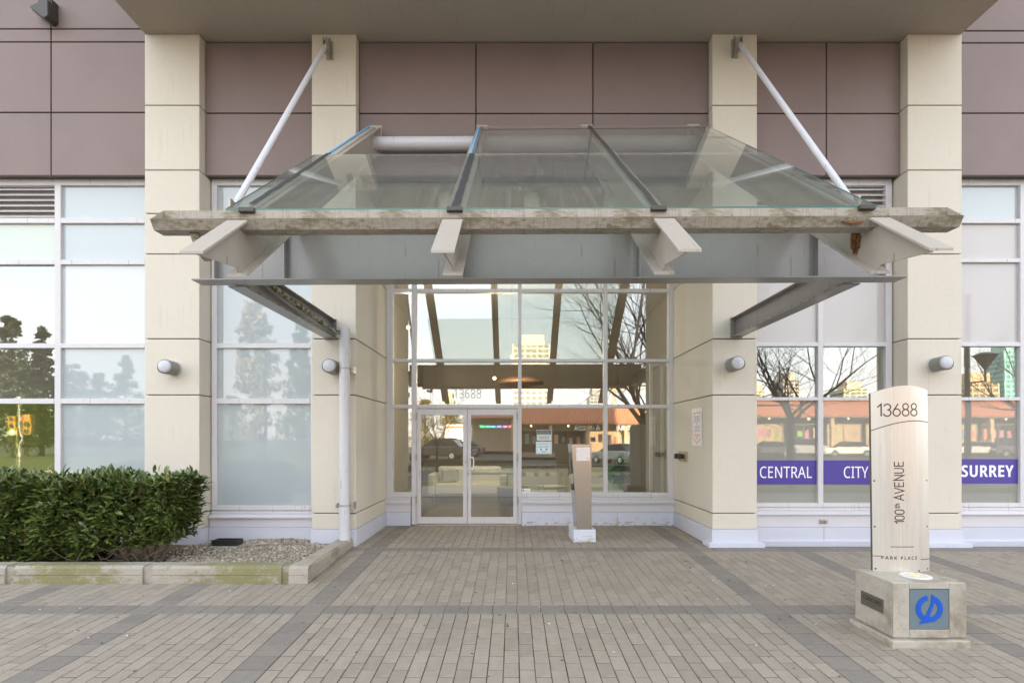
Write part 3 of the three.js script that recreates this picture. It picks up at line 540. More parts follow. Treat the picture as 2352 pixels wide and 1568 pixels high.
// planter: kerb stones, pebbles, soil, drain tray, hedge
{
  const k = thing('planter_kerb', 'low mossy concrete kerb round the planting bed at left', 'kerb');
  const sec = (d0, d1, yb, yt) => [[d0, yb], [d0, yb + 0.095], [d0 + 0.008, yb + 0.1], [d0 + 0.008, yb + 0.106], [d0, yb + 0.112], [d0 + 0.006, yt - 0.03], [d0 + 0.035, yt], [d1, yt], [d1, yb]];
  const yb = groundY(6.4) - 0.01, yt = 0.128;
  for (const [a, b] of [[-7.45, -5.89], [-5.79, -4.295], [-4.185, -2.69]]) mesh('kerb_stone', profile(sec(6.40, 6.63, yb, yt), a, b), M.kerb, k);
  for (const [a, b] of [[-5.89, -5.79], [-4.295, -4.185], [-2.69, -2.60]]) mesh('kerb_joint', profile([[6.43, yb], [6.43, yt - 0.012], [6.63, yt - 0.005], [6.63, yb]], a + 0.001, b - 0.001), M.kerb, k);
  mesh('kerb_stone', profile(sec(6.40, 6.63, yb, yt), -2.60, -2.375), M.kerbClean, k);
  { const g = profile(sec(0, 0.20, yb, yt).map(([d, y]) => [-d, y]).reverse(), 0, 1.608); g.rotateY(-Math.PI / 2); g.translate(-2.377, 0, -8.24); const gg = metric(g); mesh('kerb_stone', gg, M.kerbClean, k); }
  const bed = mesh('planting_soil', (() => { const g = new THREE.PlaneGeometry(7, 1.95, 70, 20).rotateX(-Math.PI / 2).translate(-6.05, 0.0, -7.6), p = g.attributes.position; for (let i = 0; i < p.count; i++) p.setY(i, 0.03 + 0.02 * Math.sin(p.getX(i) * 3.1) * Math.sin(p.getZ(i) * 4.3)); g.computeVertexNormals(); return metric(g); })(), M.soil, scene, 'dark brown soil under the hedge'); bed.userData.kind = 'structure';
  reseed(31);
  const pebble = new THREE.IcosahedronGeometry(1, 1); { const p = pebble.attributes.position; for (let i = 0; i < p.count; i++) { const q = V(p.getX(i), p.getY(i), p.getZ(i)), n = 0.86 + 0.2 * Math.sin(q.x * 2.3 + q.y * 1.7) * Math.cos(q.z * 2.1); p.setXYZ(i, q.x * n, q.y * n * 0.66, q.z * n * 0.8); } pebble.computeVertexNormals(); }
  const n = 7500, pb = new THREE.InstancedMesh(pebble, std([1, 1, 1], 0.75), n), m = new THREE.Matrix4(), q = new THREE.Quaternion(), c = new THREE.Color();
  const tones = [[0.34, 0.31, 0.27], [0.44, 0.40, 0.34], [0.26, 0.25, 0.24], [0.52, 0.49, 0.44], [0.36, 0.28, 0.21], [0.22, 0.23, 0.25], [0.60, 0.57, 0.52]];
  for (let i = 0; i < n; i++) {
    let x, d; do { x = rr(-4.75, -2.55); d = rr(6.64, 8.50); } while (x < -4.0 && rnd() > (x + 4.75) * 0.9 || (x > -3.03 && d > 8.24) || (x < -4.66 && d > 8.2));
    const s = rr(0.011, 0.026) * (rnd() > 0.94 ? 1.5 : 1);
    q.setFromEuler(new THREE.Euler(rr(-0.5, 0.5), rr(0, 6.3), rr(-0.5, 0.5)));
    m.compose(V(x, 0.035 + 0.02 * Math.sin(x * 3.1) * Math.sin(-d * 4.3) + rr(0.002, 0.018), -d), q, V(s, s, s)); pb.setMatrixAt(i, m);
    const t = tones[Math.floor(rnd() * tones.length)], v = rr(0.55, 0.9); pb.setColorAt(i, c.setRGB(t[0] * v * 1.08, t[1] * v, t[2] * v * 0.88));
  }
  pb.name = 'pebbles'; tag(pb, 'loose grey and tan pebbles covering the bed beside the hedge', 'pebbles', null, 'stuff'); pb.castShadow = pb.receiveShadow = true; scene.add(pb);
  const tr = thing('drain_tray', 'small black metal tray on a concrete pad by the wall at the pebble bed', 'drain tray', [-4.13, 0.04, -8.0]);
  mesh('pad', box(-0.20, 0.2, -0.03, 0.03, -0.12, 0.14, 0.01), M.concrete, tr);
  mesh('tray', [box(-0.18, 0.18, 0.03, 0.04, -0.09, 0.1), box(-0.18, 0.18, 0.04, 0.11, 0.092, 0.1), box(-0.18, 0.18, 0.04, 0.11, -0.09, -0.082), box(-0.18, -0.172, 0.04, 0.11, -0.082, 0.092), box(0.172, 0.18, 0.04, 0.11, -0.082, 0.092), box(-0.2, 0.2, 0.11, 0.116, 0.09, 0.11)], M.black, tr);
}
{
  const h = thing('hedge', 'clipped dark green laurel hedge along the left edge, its bare stems showing at right', 'hedge');
  reseed(404);
  const leaf = () => { // a pointed blade folded along its midrib
    const L = 1, st = [[0, 0.02], [0.22, 0.13], [0.5, 0.175], [0.78, 0.11], [1, 0]], P = [], I = [];
    for (const [z, w] of st) { const y = -0.22 * (z - 0.35) * (z - 0.35); P.push(-w, y + w * 0.35, z * L, 0, y, z * L, w, y + w * 0.35, z * L); }
    for (let i = 0; i < 4; i++) { const a = i * 3; I.push(a, a + 3, a + 1, a + 1, a + 3, a + 4, a + 1, a + 4, a + 2, a + 2, a + 4, a + 5); }
    const g = new THREE.BufferGeometry(); g.setAttribute('position', new THREE.Float32BufferAttribute(P, 3)); g.setIndex(I); g.computeVertexNormals(); return g;
  };
  const lg = leaf(), mats = [[0.078, 0.112, 0.028], [0.098, 0.136, 0.034], [0.13, 0.168, 0.042], [0.058, 0.086, 0.024]].map((c) => phys(c, 0.26, { side: THREE.DoubleSide }));
  const X0 = -7.3, X1 = -4.19, D0 = 6.72, D1 = 7.45, yTop = (x, d) => 1.085 + 0.035 * Math.sin(x * 5 + d * 3) + 0.03 * Math.sin(x * 11.3), yLow = (x) => x > -5.45 ? 0.08 + 0.20 * sm(-5.3, -4.8, x) + 0.05 * Math.sin(x * 7) : 0.07;
  const all = [];
  const push = (x, y, d, nx, ny, nz) => {
    const dir = V(nx + rr(-0.9, 0.9), ny + rr(-0.5, 0.9), nz + rr(-0.9, 0.9)).normalize(), up = V(rr(-0.4, 0.4), 1, nz * 0.6 + rr(-0.3, 0.5)), s = rr(0.06, 0.14);
    const zx = dir, xx = up.clone().cross(zx).normalize(), yy = zx.clone().cross(xx), m = new THREE.Matrix4().makeBasis(xx.multiplyScalar(s), yy.multiplyScalar(s), zx.clone().multiplyScalar(s)).setPosition(x, y, -d);
    all.push({ m, d, x, y, t: Math.floor(rnd() * 4) });
  };
  for (let i = 0; i < 17000; i++) {
    const depth = Math.pow(rnd(), 1.6) * 0.28, f = rnd();
    const bulge = (x, y) => 0.09 * Math.sin(x * 4.1 + y * 3) + 0.06 * Math.sin(x * 9.7 - y * 6);
    if (f < 0.60) { const x = rr(X0, X1), lo = yLow(x), y = rr(lo, yTop(x, D0)), tuck = 0.18 * sm(0.45, 0.1, y); push(x, y, D0 + tuck + bulge(x, y) * 0.8 + depth, 0, 0.3, 1); }
    else if (f < 0.85) { const x = rr(X0, X1), d = rr(D0, D1); push(x, yTop(x, d) - depth * 0.6, d, 0, 0.9, 0.3); }
    else { const d = rr(D0, D1), y = rr(0.30, 1.09), b = -0.12 * sm(0.75, 0.30, y); push(X1 + b + bulge(d, y) * 0.5 - depth, y, d, 0.9, 0.3, 0.3); }
  }
  for (let i = 0; i < 60; i++) push(rr(X0, X1), 1.12 + rr(0, 0.06), rr(D0, D1), 0, 1.6, 0.2);   // shoots above the clipped top
  const near = all.filter((l) => l.x > -6.6).sort((p, q) => p.d - q.d);
  near.slice(0, 300).forEach((l) => { const o = mesh('leaf', lg, mats[l.t], h); o.applyMatrix4(l.m); });
  const keep = new Set(near.slice(0, 300)), rest = all.filter((l) => !keep.has(l)), im = new THREE.InstancedMesh(lg, phys([1, 1, 1], 0.36, { side: THREE.DoubleSide }), rest.length), c = new THREE.Color();
  rest.forEach((l, i) => { im.setMatrixAt(i, l.m); const v = rr(0.8, 1.35), r = rnd(); const b = mats[l.t].color; if (r > 0.985) c.setRGB(0.26, 0.16, 0.075); else if (r > 0.90) c.setRGB(0.15, 0.20, 0.04); else c.setRGB(b.r * v, b.g * v, b.b * v); im.setColorAt(i, c); });
  im.name = 'foliage'; im.userData.kind = 'stuff'; im.castShadow = im.receiveShadow = true; h.add(im);
  const stem = (pts, r) => { const cv = new THREE.CatmullRomCurve3(pts.map((p) => V(p[0], p[1], -p[2]))); mesh('stem', metric(new THREE.TubeGeometry(cv, 12, r, 6)), M.stem, h); };
  M.stem = std([0.12, 0.088, 0.06], 0.9);
  for (const [x, d, r, lean] of [[-4.55, 7.0, 0.022, 0.1], [-4.62, 7.02, 0.028, -0.35], [-4.5, 7.05, 0.018, 0.3], [-5.0, 7.2, 0.025, -0.1], [-5.9, 7.2, 0.03, 0.1], [-6.6, 7.2, 0.03, -0.1], [-4.75, 7.3, 0.022, 0.1]]) stem([[x, 0.02, d], [x + lean * 0.25, 0.22, d + 0.03], [x + lean * 0.6, 0.5, d], [x + lean, 0.85, d + 0.05]], r);
  for (let i = 0; i < 26; i++) { const x = rr(-5.4, -4.45), d = rr(6.72, 7.1), a = rr(-0.6, 0.6); stem([[x, rr(0.05, 0.18), d], [x + a * 0.3, rr(0.1, 0.28), d - 0.03], [x + a * 0.7, rr(0.12, 0.36), d + 0.02]], rr(0.0025, 0.006)); }
  // dense inner growth, so that light does not pass straight through
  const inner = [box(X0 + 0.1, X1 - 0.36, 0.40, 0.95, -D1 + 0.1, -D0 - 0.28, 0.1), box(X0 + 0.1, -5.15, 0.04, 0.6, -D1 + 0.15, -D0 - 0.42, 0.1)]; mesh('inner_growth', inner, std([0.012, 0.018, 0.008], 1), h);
}
// small litter on the paving
{
  reseed(99);
  const bits = [], leaves = [];
  const flake = (x, y, d, s) => { const n = 5, sh = new THREE.Shape(); for (let i = 0; i < n; i++) { const a = (i / n) * 6.283, r = s * rr(0.5, 1); sh[i ? 'lineTo' : 'moveTo'](Math.cos(a) * r, Math.sin(a) * r); } const g = new THREE.ExtrudeGeometry(sh, { depth: 0.003, bevelEnabled: false }); g.rotateX(-Math.PI / 2 + rr(-0.15, 0.15)); g.rotateY(rr(0, 6)); g.translate(x, y, -d); return metric(g); };
  for (let i = 0; i < 45; i++) { const d = rr(4.1, 8.1), x = rr(-0.9, 0.9) * d; if (x < -2.4 && d > 6.3) continue; bits.push(flake(x, groundY(d) + 0.003, d, rr(0.006, 0.016))); }
  for (let i = 0; i < 42; i++) { const d = rnd() > 0.5 ? rr(8.3, 10.2) : rr(5, 8), x = rnd() > 0.6 ? rr(2.2, 2.95) : rr(-2.2, 3.4); leaves.push(flake(x, groundY(d) + 0.004, d, rr(0.010, 0.024))); }
  const gum = []; for (let i = 0; i < 130; i++) { const d = rr(4.1, 8.1), x = rr(-0.92, 0.92) * d; if (x < -2.4 && d > 6.3) continue; gum.push(flake(x, groundY(d) + 0.0005, d, rr(0.007, 0.02))); }
  tag(mesh('gum_spots', gum, std([0.12, 0.105, 0.09], 0.9), scene), 'old dark gum spots trodden into the paving', 'gum spots', null, 'stuff');
  tag(mesh('litter', bits, M.white, scene), 'tiny pale scraps scattered over the paving', 'litter', null, 'stuff');
  tag(mesh('fallen_leaves', leaves, std([0.10, 0.062, 0.035], 0.9), scene), 'dry brown leaf scraps scattered over the paving', 'leaves', null, 'stuff');
}
// steel entry pedestal
{
  const t = thing('entry_pedestal', 'tapered brushed steel entry pedestal on a white concrete foot before the lobby glass', 'pedestal', [1.11, 0, -8.62], 0.05);
  const f = box(-0.175, 0.175, 0, 0.197, -0.44, 0.06, 0.008); { const uv = f.attributes.uv, ps = f.attributes.position; for (let i = 0; i < uv.count; i++) uv.setXY(i, (ps.getX(i) + ps.getZ(i)) * 0.9, ps.getY(i) / 0.36 + 0.04); }
  mesh('foot', f, M.peel, t);
  const prof = (z0, z1, inset) => { const g = extrude([[-0.112 + inset, 0.197], [0.11 - inset, 0.197], [0.11 - inset, 1.52 - inset], [-0.204 + inset, 1.52 - inset]], z1 - z0, 0.003); g.translate(0, 0, z0); return metric(g); };
  mesh('front_plate', prof(0.0, 0.045, 0), M.kiosk, t);
  mesh('rear_plate', prof(-0.33, -0.27, 0.0), M.kiosk, t);
  mesh('body', prof(-0.27, 0.0, 0.03), M.kiosk, t);
  mesh('side_panel', [[0.2, 0.80], [1.28, 1.52]].map(([a, b]) => { const x = (y) => -0.112 - (0.092 * (y - 0.197)) / 1.323, g = extrude([[x(a), a], [x(a) + 0.04, a], [x(b) + 0.04, b], [x(b), b]], 0.27, 0); g.translate(0, 0, -0.27); return metric(g); }), M.kiosk, t);
  mesh('lock_box', box(-0.195, -0.15, 0.90, 1.05, -0.10, -0.004, 0.006), M.zinc, t);
  mesh('recess_back', box(-0.165, -0.14, 0.80, 1.28, -0.268, -0.003), M.black, t);
  const tx = canvasTex(256, 256, (g) => { g.fillStyle = '#e6dbd8'; g.fillRect(0, 0, 256, 256); g.strokeStyle = '#b9a9a6'; g.lineWidth = 2; reseed(6); for (let i = 0; i < 46; i++) { const x = rr(20, 230), y = rr(20, 200); g.beginPath(); g.moveTo(x, y); g.lineTo(x + rr(-22, 22), y + rr(-14, 14)); g.stroke(); } g.fillStyle = '#8d7f7c'; for (let i = 0; i < 3; i++) g.fillRect(186, 206 + i * 12, 46, 4); g.fillRect(80, 216, 10, 8); });
  mesh('notice_plate', box(-0.13, 0.085, 1.262, 1.47, 0.047, 0.052, 0.001), M.white, t);
  mesh('notice', new THREE.PlaneGeometry(0.205, 0.198).translate(-0.0225, 1.366, 0.0535), new THREE.MeshStandardMaterial({ map: tx, roughness: 0.3 }), t);
}
// standing sign
{
  const t = thing('address_sign', 'upright curved metal address sign 13688 on a square concrete base', 'sign', [3.51, 0, -4.91]);
  const low = groundY(4.9);
  mesh('footing', box(-0.34, 0.318, low - 0.06, -0.085, -0.30, 0.30, 0.012), M.concrete, t);
  mesh('shadow_gap', box(-0.285, 0.28, -0.09, -0.07, -0.24, 0.24), M.concrete, t);
  // concrete block with a shallow square recess in its front
  const b = part('base_block', t), X0 = -0.31, X1 = 0.312, Y0 = -0.074, Y1 = 0.392, Z = 0.26;
  mesh('block', [box(X0, X1, Y0, Y1, -0.26, Z - 0.018, 0.012), box(X0 + 0.001, -0.168, Y0 + 0.001, Y1 - 0.001, Z - 0.02, Z, 0.012), box(0.168, X1 - 0.001, Y0 + 0.001, Y1 - 0.001, Z - 0.02, Z, 0.012), box(-0.17, 0.17, Y0 + 0.001, -0.004, Z - 0.02, Z - 0.001, 0.006), box(-0.17, 0.17, 0.338, Y1 - 0.001, Z - 0.02, Z - 0.001, 0.006)], M.concrete, b);
  const lg = part('logo_plate', t);
  mesh('slate', box(-0.164, 0.166, 0.0, 0.334, Z - 0.019, Z - 0.008, 0.003), std([0.145, 0.195, 0.225], 0.5, { map: T.steel }), lg);
  { // blue emblem: a ring cut by a rising stroke
    const cx = 0.0, cy = 0.172, R = 0.112, r = 0.072, arc = (a0, a1, n) => Array.from({ length: n + 1 }, (_, i) => (a0 + ((a1 - a0) * i) / n) * Math.PI / 180);
    const left = [...arc(100, 238, 24).map((a) => [cx + R * Math.cos(a), cy + R * Math.sin(a)]), ...arc(238, 100, 24).map((a) => [cx + r * Math.cos(a), cy + r * Math.sin(a)])];
    const right = [[cx - 0.088, cy - 0.128], ...arc(-72, 72, 26).map((a) => [cx + R * Math.cos(a), cy + R * Math.sin(a)]), [cx + 0.022, cy + 0.122], [cx + 0.012, cy + 0.04], [cx - 0.03, cy - 0.06]];
    const hole = [[cx + 0.046, cy + 0.062], ...arc(44, -70, 20).map((a) => [cx + r * Math.cos(a), cy + r * Math.sin(a)]), [cx - 0.004, cy - 0.07]];
    const sh = new THREE.Shape(right.map(([x, y]) => new THREE.Vector2(x, y))); sh.holes.push(new THREE.Path(hole.map(([x, y]) => new THREE.Vector2(x, y))));
    const g2 = new THREE.ExtrudeGeometry(sh, { depth: 0.006, bevelEnabled: false });
    mesh('emblem', [extrude(left, 0.006), g2].map((g) => metric(g.translate(0, 0, Z - 0.008))), std([0.002, 0.085, 0.50], 0.45), lg);
  }
  const pl = canvasTex(512, 200, (g, w, h) => { g.fillStyle = '#6d665e'; g.fillRect(0, 0, w, h); for (let y = 0; y < h; y += 3) { g.fillStyle = y % 2 ? 'rgba(255,255,255,0.03)' : 'rgba(0,0,0,0.04)'; g.fillRect(0, y, w, 2); } g.fillStyle = '#221d19'; g.textAlign = 'center'; g.font = 'bold 84px sans-serif'; g.fillText('CONCORD', w / 2, 108); g.fillStyle = '#4b443d'; g.font = '36px sans-serif'; g.fillText('P A C I F I C', w / 2, 160); });
  const plq = part('plaque', t, 'small grey metal plaque on the left side of the block');
  mesh('plate', box(X0 - 0.006, X0 + 0.002, 0.092, 0.218, -0.162, 0.154, 0.002), M.zinc, plq);
  mesh('lettering', new THREE.PlaneGeometry(0.31, 0.121).rotateY(-Math.PI / 2).translate(X0 - 0.0068, 0.155, -0.004), new THREE.MeshStandardMaterial({ map: pl, roughness: 0.4, metalness: 0.4 }), plq);
  // round ground light in the top of the block
  const up = part('uplight', t);
  mesh('ring', metric(new THREE.LatheGeometry([[0.085, 0], [0.088, 0.008], [0.118, 0.008], [0.123, 0.0]].map(([a, c]) => new THREE.Vector2(a, c)), 36).translate(0.043, Y1, 0.035)), std([0.66, 0.66, 0.64], 0.4), up);
  mesh('lens', metric(new THREE.CylinderGeometry(0.086, 0.086, 0.006, 32).translate(0.043, Y1 + 0.003, 0.035)), std([0.55, 0.50, 0.38], 0.15), up);
  mesh('lamp_disc', metric(new THREE.CylinderGeometry(0.034, 0.038, 0.003, 24).translate(0.043, Y1 + 0.0075, 0.035)), std([0.8, 0.62, 0.28], 0.3), up);
  // curved panel
  const pn = part('panel', t), hw = 0.252, yb = Y1, top = (u) => 2.008 + 0.078 * Math.sin(Math.PI * Math.min(1, 0.06 + u * 0.80)) - 0.0, bulge = (u) => 0.052 * (1 - Math.pow(2 * u - 1, 2));
  const surf = (zo, y0f, y1f, n = 32, back = false) => { const P = [], U = [], I = []; for (let i = 0; i <= n; i++) { const u = i / n, x = -hw + 2 * hw * u; for (const v of [0, 1]) { const y = v ? y1f(u) : y0f(u); P.push(x, y, bulge(u) + zo); U.push(u, (y - yb) / 1.72); } } for (let i = 0; i < n; i++) { const a = i * 2; back ? I.push(a, a + 1, a + 2, a + 2, a + 1, a + 3) : I.push(a, a + 2, a + 1, a + 1, a + 2, a + 3); } const g = new THREE.BufferGeometry(); g.setAttribute('position', new THREE.Float32BufferAttribute(P, 3)); g.setAttribute('uv', new THREE.Float32BufferAttribute(U, 2)); g.setIndex(I); g.computeVertexNormals(); return g; };
  // letters drawn with thin strokes
  const glyph = { 1: [[0, 0.8, 0.28, 1], [0.28, 1, 0.28, 0]] };
  const tx = canvasTex(600, 2048, (g, w, h) => {
    const px = (u) => u * w, py = (y) => h * (1 - (y - yb) / 1.72);
    g.fillStyle = '#d1cbc2'; g.fillRect(0, 0, w, h);
    reseed(13); for (let i = 0; i < 170; i++) { const x = rr(0, w), ww = rr(3, 26), y = rnd() * h * 0.9; g.fillStyle = rnd() > 0.5 ? `rgba(255,250,240,${rr(0.02, 0.09)})` : `rgba(150,120,100,${rr(0.01, 0.05)})`; g.fillRect(x, y, ww, rr(120, 900)); }
    const ink = '#41362f'; g.strokeStyle = g.fillStyle = ink; g.lineCap = 'butt'; g.lineJoin = 'miter';
    const stroke = (pts) => { g.beginPath(); pts.forEach(([x, y], i) => (i ? g.lineTo(x, y) : g.moveTo(x, y))); g.stroke(); };
    const chars = {
      1: (x, y, s) => { stroke([[x + s * 0.04, y - s * 0.74], [x + s * 0.3, y - s], [x + s * 0.3, y]]); return 0.44; },
      3: (x, y, s) => { g.beginPath(); g.arc(x + s * 0.29, y - s * 0.745, s * 0.235, -Math.PI * 0.9, Math.PI * 0.5); g.stroke(); g.beginPath(); g.arc(x + s * 0.28, y - s * 0.265, s * 0.265, -Math.PI * 0.5, Math.PI * 0.92); g.stroke(); return 0.68; },
      6: (x, y, s) => { g.beginPath(); g.ellipse(x + s * 0.29, y - s * 0.29, s * 0.27, s * 0.29, 0, 0, 7); g.stroke(); stroke([[x + s * 0.045, y - s * 0.42], [x + s * 0.40, y - s]]); return 0.70; },
      8: (x, y, s) => { g.beginPath(); g.ellipse(x + s * 0.29, y - s * 0.76, s * 0.22, s * 0.24, 0, 0, 7); g.stroke(); g.beginPath(); g.ellipse(x + s * 0.29, y - s * 0.26, s * 0.27, s * 0.26, 0, 0, 7); g.stroke(); return 0.70; },
      0: (x, y, s) => { g.beginPath(); g.moveTo(x + s * 0.04, y - s * 0.3); g.lineTo(x + s * 0.04, y - s * 0.7); g.bezierCurveTo(x + s * 0.04, y - s * 1.1, x + s * 0.52, y - s * 1.1, x + s * 0.52, y - s * 0.7); g.lineTo(x + s * 0.52, y - s * 0.3); g.bezierCurveTo(x + s * 0.52, y + s * 0.1, x + s * 0.04, y + s * 0.1, x + s * 0.04, y - s * 0.3); g.stroke(); return 0.68; },
      t: (x, y, s) => { stroke([[x + s * 0.14, y - s * 0.95], [x + s * 0.14, y - s * 0.04], [x + s * 0.36, y - s * 0.04]]); stroke([[x, y - s * 0.68], [x + s * 0.34, y - s * 0.68]]); return 0.46; },
      h: (x, y, s) => { stroke([[x + s * 0.06, y - s], [x + s * 0.06, y]]); g.beginPath(); g.moveTo(x + s * 0.06, y - s * 0.5); g.bezierCurveTo(x + s * 0.14, y - s * 0.78, x + s * 0.46, y - s * 0.76, x + s * 0.46, y - s * 0.45); g.lineTo(x + s * 0.46, y); g.stroke(); return 0.6; },
      A: (x, y, s) => { stroke([[x, y], [x + s * 0.33, y - s], [x + s * 0.66, y]]); stroke([[x + s * 0.12, y - s * 0.34], [x + s * 0.54, y - s * 0.34]]); return 0.76; },
      V: (x, y, s) => { stroke([[x, y - s], [x + s * 0.32, y], [x + s * 0.64, y - s]]); return 0.74; },
      E: (x, y, s) => { stroke([[x + s * 0.56, y - s * 0.96], [x + s * 0.06, y - s * 0.96], [x + s * 0.06, y - s * 0.04], [x + s * 0.56, y - s * 0.04]]); stroke([[x + s * 0.06, y - s * 0.52], [x + s * 0.48, y - s * 0.52]]); return 0.72; },
      N: (x, y, s) => { stroke([[x + s * 0.06, y], [x + s * 0.06, y - s], [x + s * 0.60, y], [x + s * 0.60, y - s]]); return 0.80; },
      U: (x, y, s) => { g.beginPath(); g.moveTo(x + s * 0.06, y - s); g.lineTo(x + s * 0.06, y - s * 0.3); g.bezierCurveTo(x + s * 0.06, y + s * 0.1, x + s * 0.58, y + s * 0.1, x + s * 0.58, y - s * 0.3); g.lineTo(x + s * 0.58, y - s); g.stroke(); return 0.78; },
      ' ': () => 0.4,
    };
    const write = (str, x, y, s, lw) => { g.lineWidth = lw; for (const ch of str) x += chars[ch](x, y, s) * s; return x; };
    const s1 = 132; write('13688', px(0.085), py(1.81), s1, 13);
    g.lineWidth = 9; g.beginPath(); g.moveTo(0, py(1.68)); g.quadraticCurveTo(px(0.55), py(1.80), w, py(1.748)); g.stroke();
    g.save(); g.translate(px(0.50), py(0.83)); g.rotate(-Math.PI / 2);
    let x = write('100', 0, 0, 92, 11); x = write('th', x + 4, -44, 52, 9); write('AVENUE', x + 30, 0, 96, 11); g.restore();
    g.fillRect(px(0.27), py(0.625), px(0.40), 7);
    g.font = 'bold 50px sans-serif'; let q = px(0.12); for (const ch of 'PARK PLACE') { g.fillText(ch, q, py(0.505)); q += g.measureText(ch).width + 9; }
    g.fillRect(0, py(0.535), px(0.13), 7); g.fillRect(px(0.81), py(0.505) - 2, px(0.19), 7);
    for (const [u, y] of [[0.035, 1.22], [0.955, 1.22], [0.035, 0.80], [0.955, 0.80], [0.04, 0.415], [0.955, 0.415], [0.77, 0.402]]) { g.beginPath(); g.arc(px(u), py(y), 9, 0, 7); g.fill(); }
  });
  mesh('face', surf(0, () => yb, top), new THREE.MeshPhysicalMaterial({ map: tx, roughness: 0.34, metalness: 0.45, clearcoat: 0.4, clearcoatRoughness: 0.12 }), pn);
  const rim = () => { const P = [], n = 32, z = -0.03; const e = (a, b, c, d) => P.push(...a, ...b, ...c, ...a, ...c, ...d); for (let i = 0; i < n; i++) { const u = i / n, v = (i + 1) / n, x = -hw + 2 * hw * u, y = -hw + 2 * hw * v; e([x, top(u), bulge(u)], [y, top(v), bulge(v)], [y, top(v), bulge(v) + z], [x, top(u), bulge(u) + z]); } e([-hw, yb, z], [-hw, yb, 0], [-hw, top(0), 0], [-hw, top(0), z]); e([hw, yb, 0], [hw, yb, z], [hw, top(1), z], [hw, top(1), 0]); const g = new THREE.BufferGeometry(); g.setAttribute('position', new THREE.Float32BufferAttribute(P, 3)); g.computeVertexNormals(); return metric(g); };
  mesh('rim', rim(), std([0.16, 0.15, 0.145], 0.4, { metalness: 0.4 }), pn);
  mesh('back', surf(-0.03, () => yb, top, 32, true), std([0.50, 0.49, 0.46], 0.5), pn);
  pn.position.set(0.055, 0, -0.155); pn.rotation.y = -0.05; pn.rotation.z = 0.012;
}
// printed bands on the windows at right
function band(word, bold, x0, x1, top, bot, t0, tw, label) {
  const d = DW + 0.046, w = PX(x1, d) - PX(x0, d), h = PY(top, d) - PY(bot, d), W = 900, Hh = Math.round((W * h) / w);
  const tx = canvasTex(W, Hh, (g) => { g.fillStyle = '#4a3f97'; g.fillRect(0, 0, W, Hh); g.fillStyle = '#f6f4fb'; g.font = (bold ? 'bold ' : '') + Math.round(Hh * 0.66) + 'px sans-serif'; const m = g.measureText(word).width, want = ((tw - t0) / (x1 - x0)) * W; g.save(); g.translate(((t0 - x0) / (x1 - x0)) * W, Hh * 0.73); g.scale(want / m, 1); g.fillText(word, 0, 0); g.restore(); });
  const t = thing('window_banner', label, 'window sign', [PX((x0 + x1) / 2, d), PY((top + bot) / 2, d), -d], 0, 'purple bands stuck on the right-hand windows');
  mesh('film', box(-w / 2, w / 2, -h / 2, h / 2, -0.002, 0), std([0.08, 0.06, 0.33], 0.4), t);
  mesh('print', new THREE.PlaneGeometry(w, h).translate(0, 0, 0.0015), new THREE.MeshStandardMaterial({ map: tx, roughness: 0.35 }), t);
}
band('CENTRAL', false, 1737, 1881, 1057, 1112, 1744, 1866, 'purple window band reading CENTRAL in white letters');
band('CITY', false, 1891, 2036, 1057, 1112, 1937, 1995, 'purple window band reading CITY, partly behind the standing sign');
band('SURREY', true, 2196, 2346, 1054, 1110, 2208, 2329, 'purple window band reading SURREY in bold white letters');
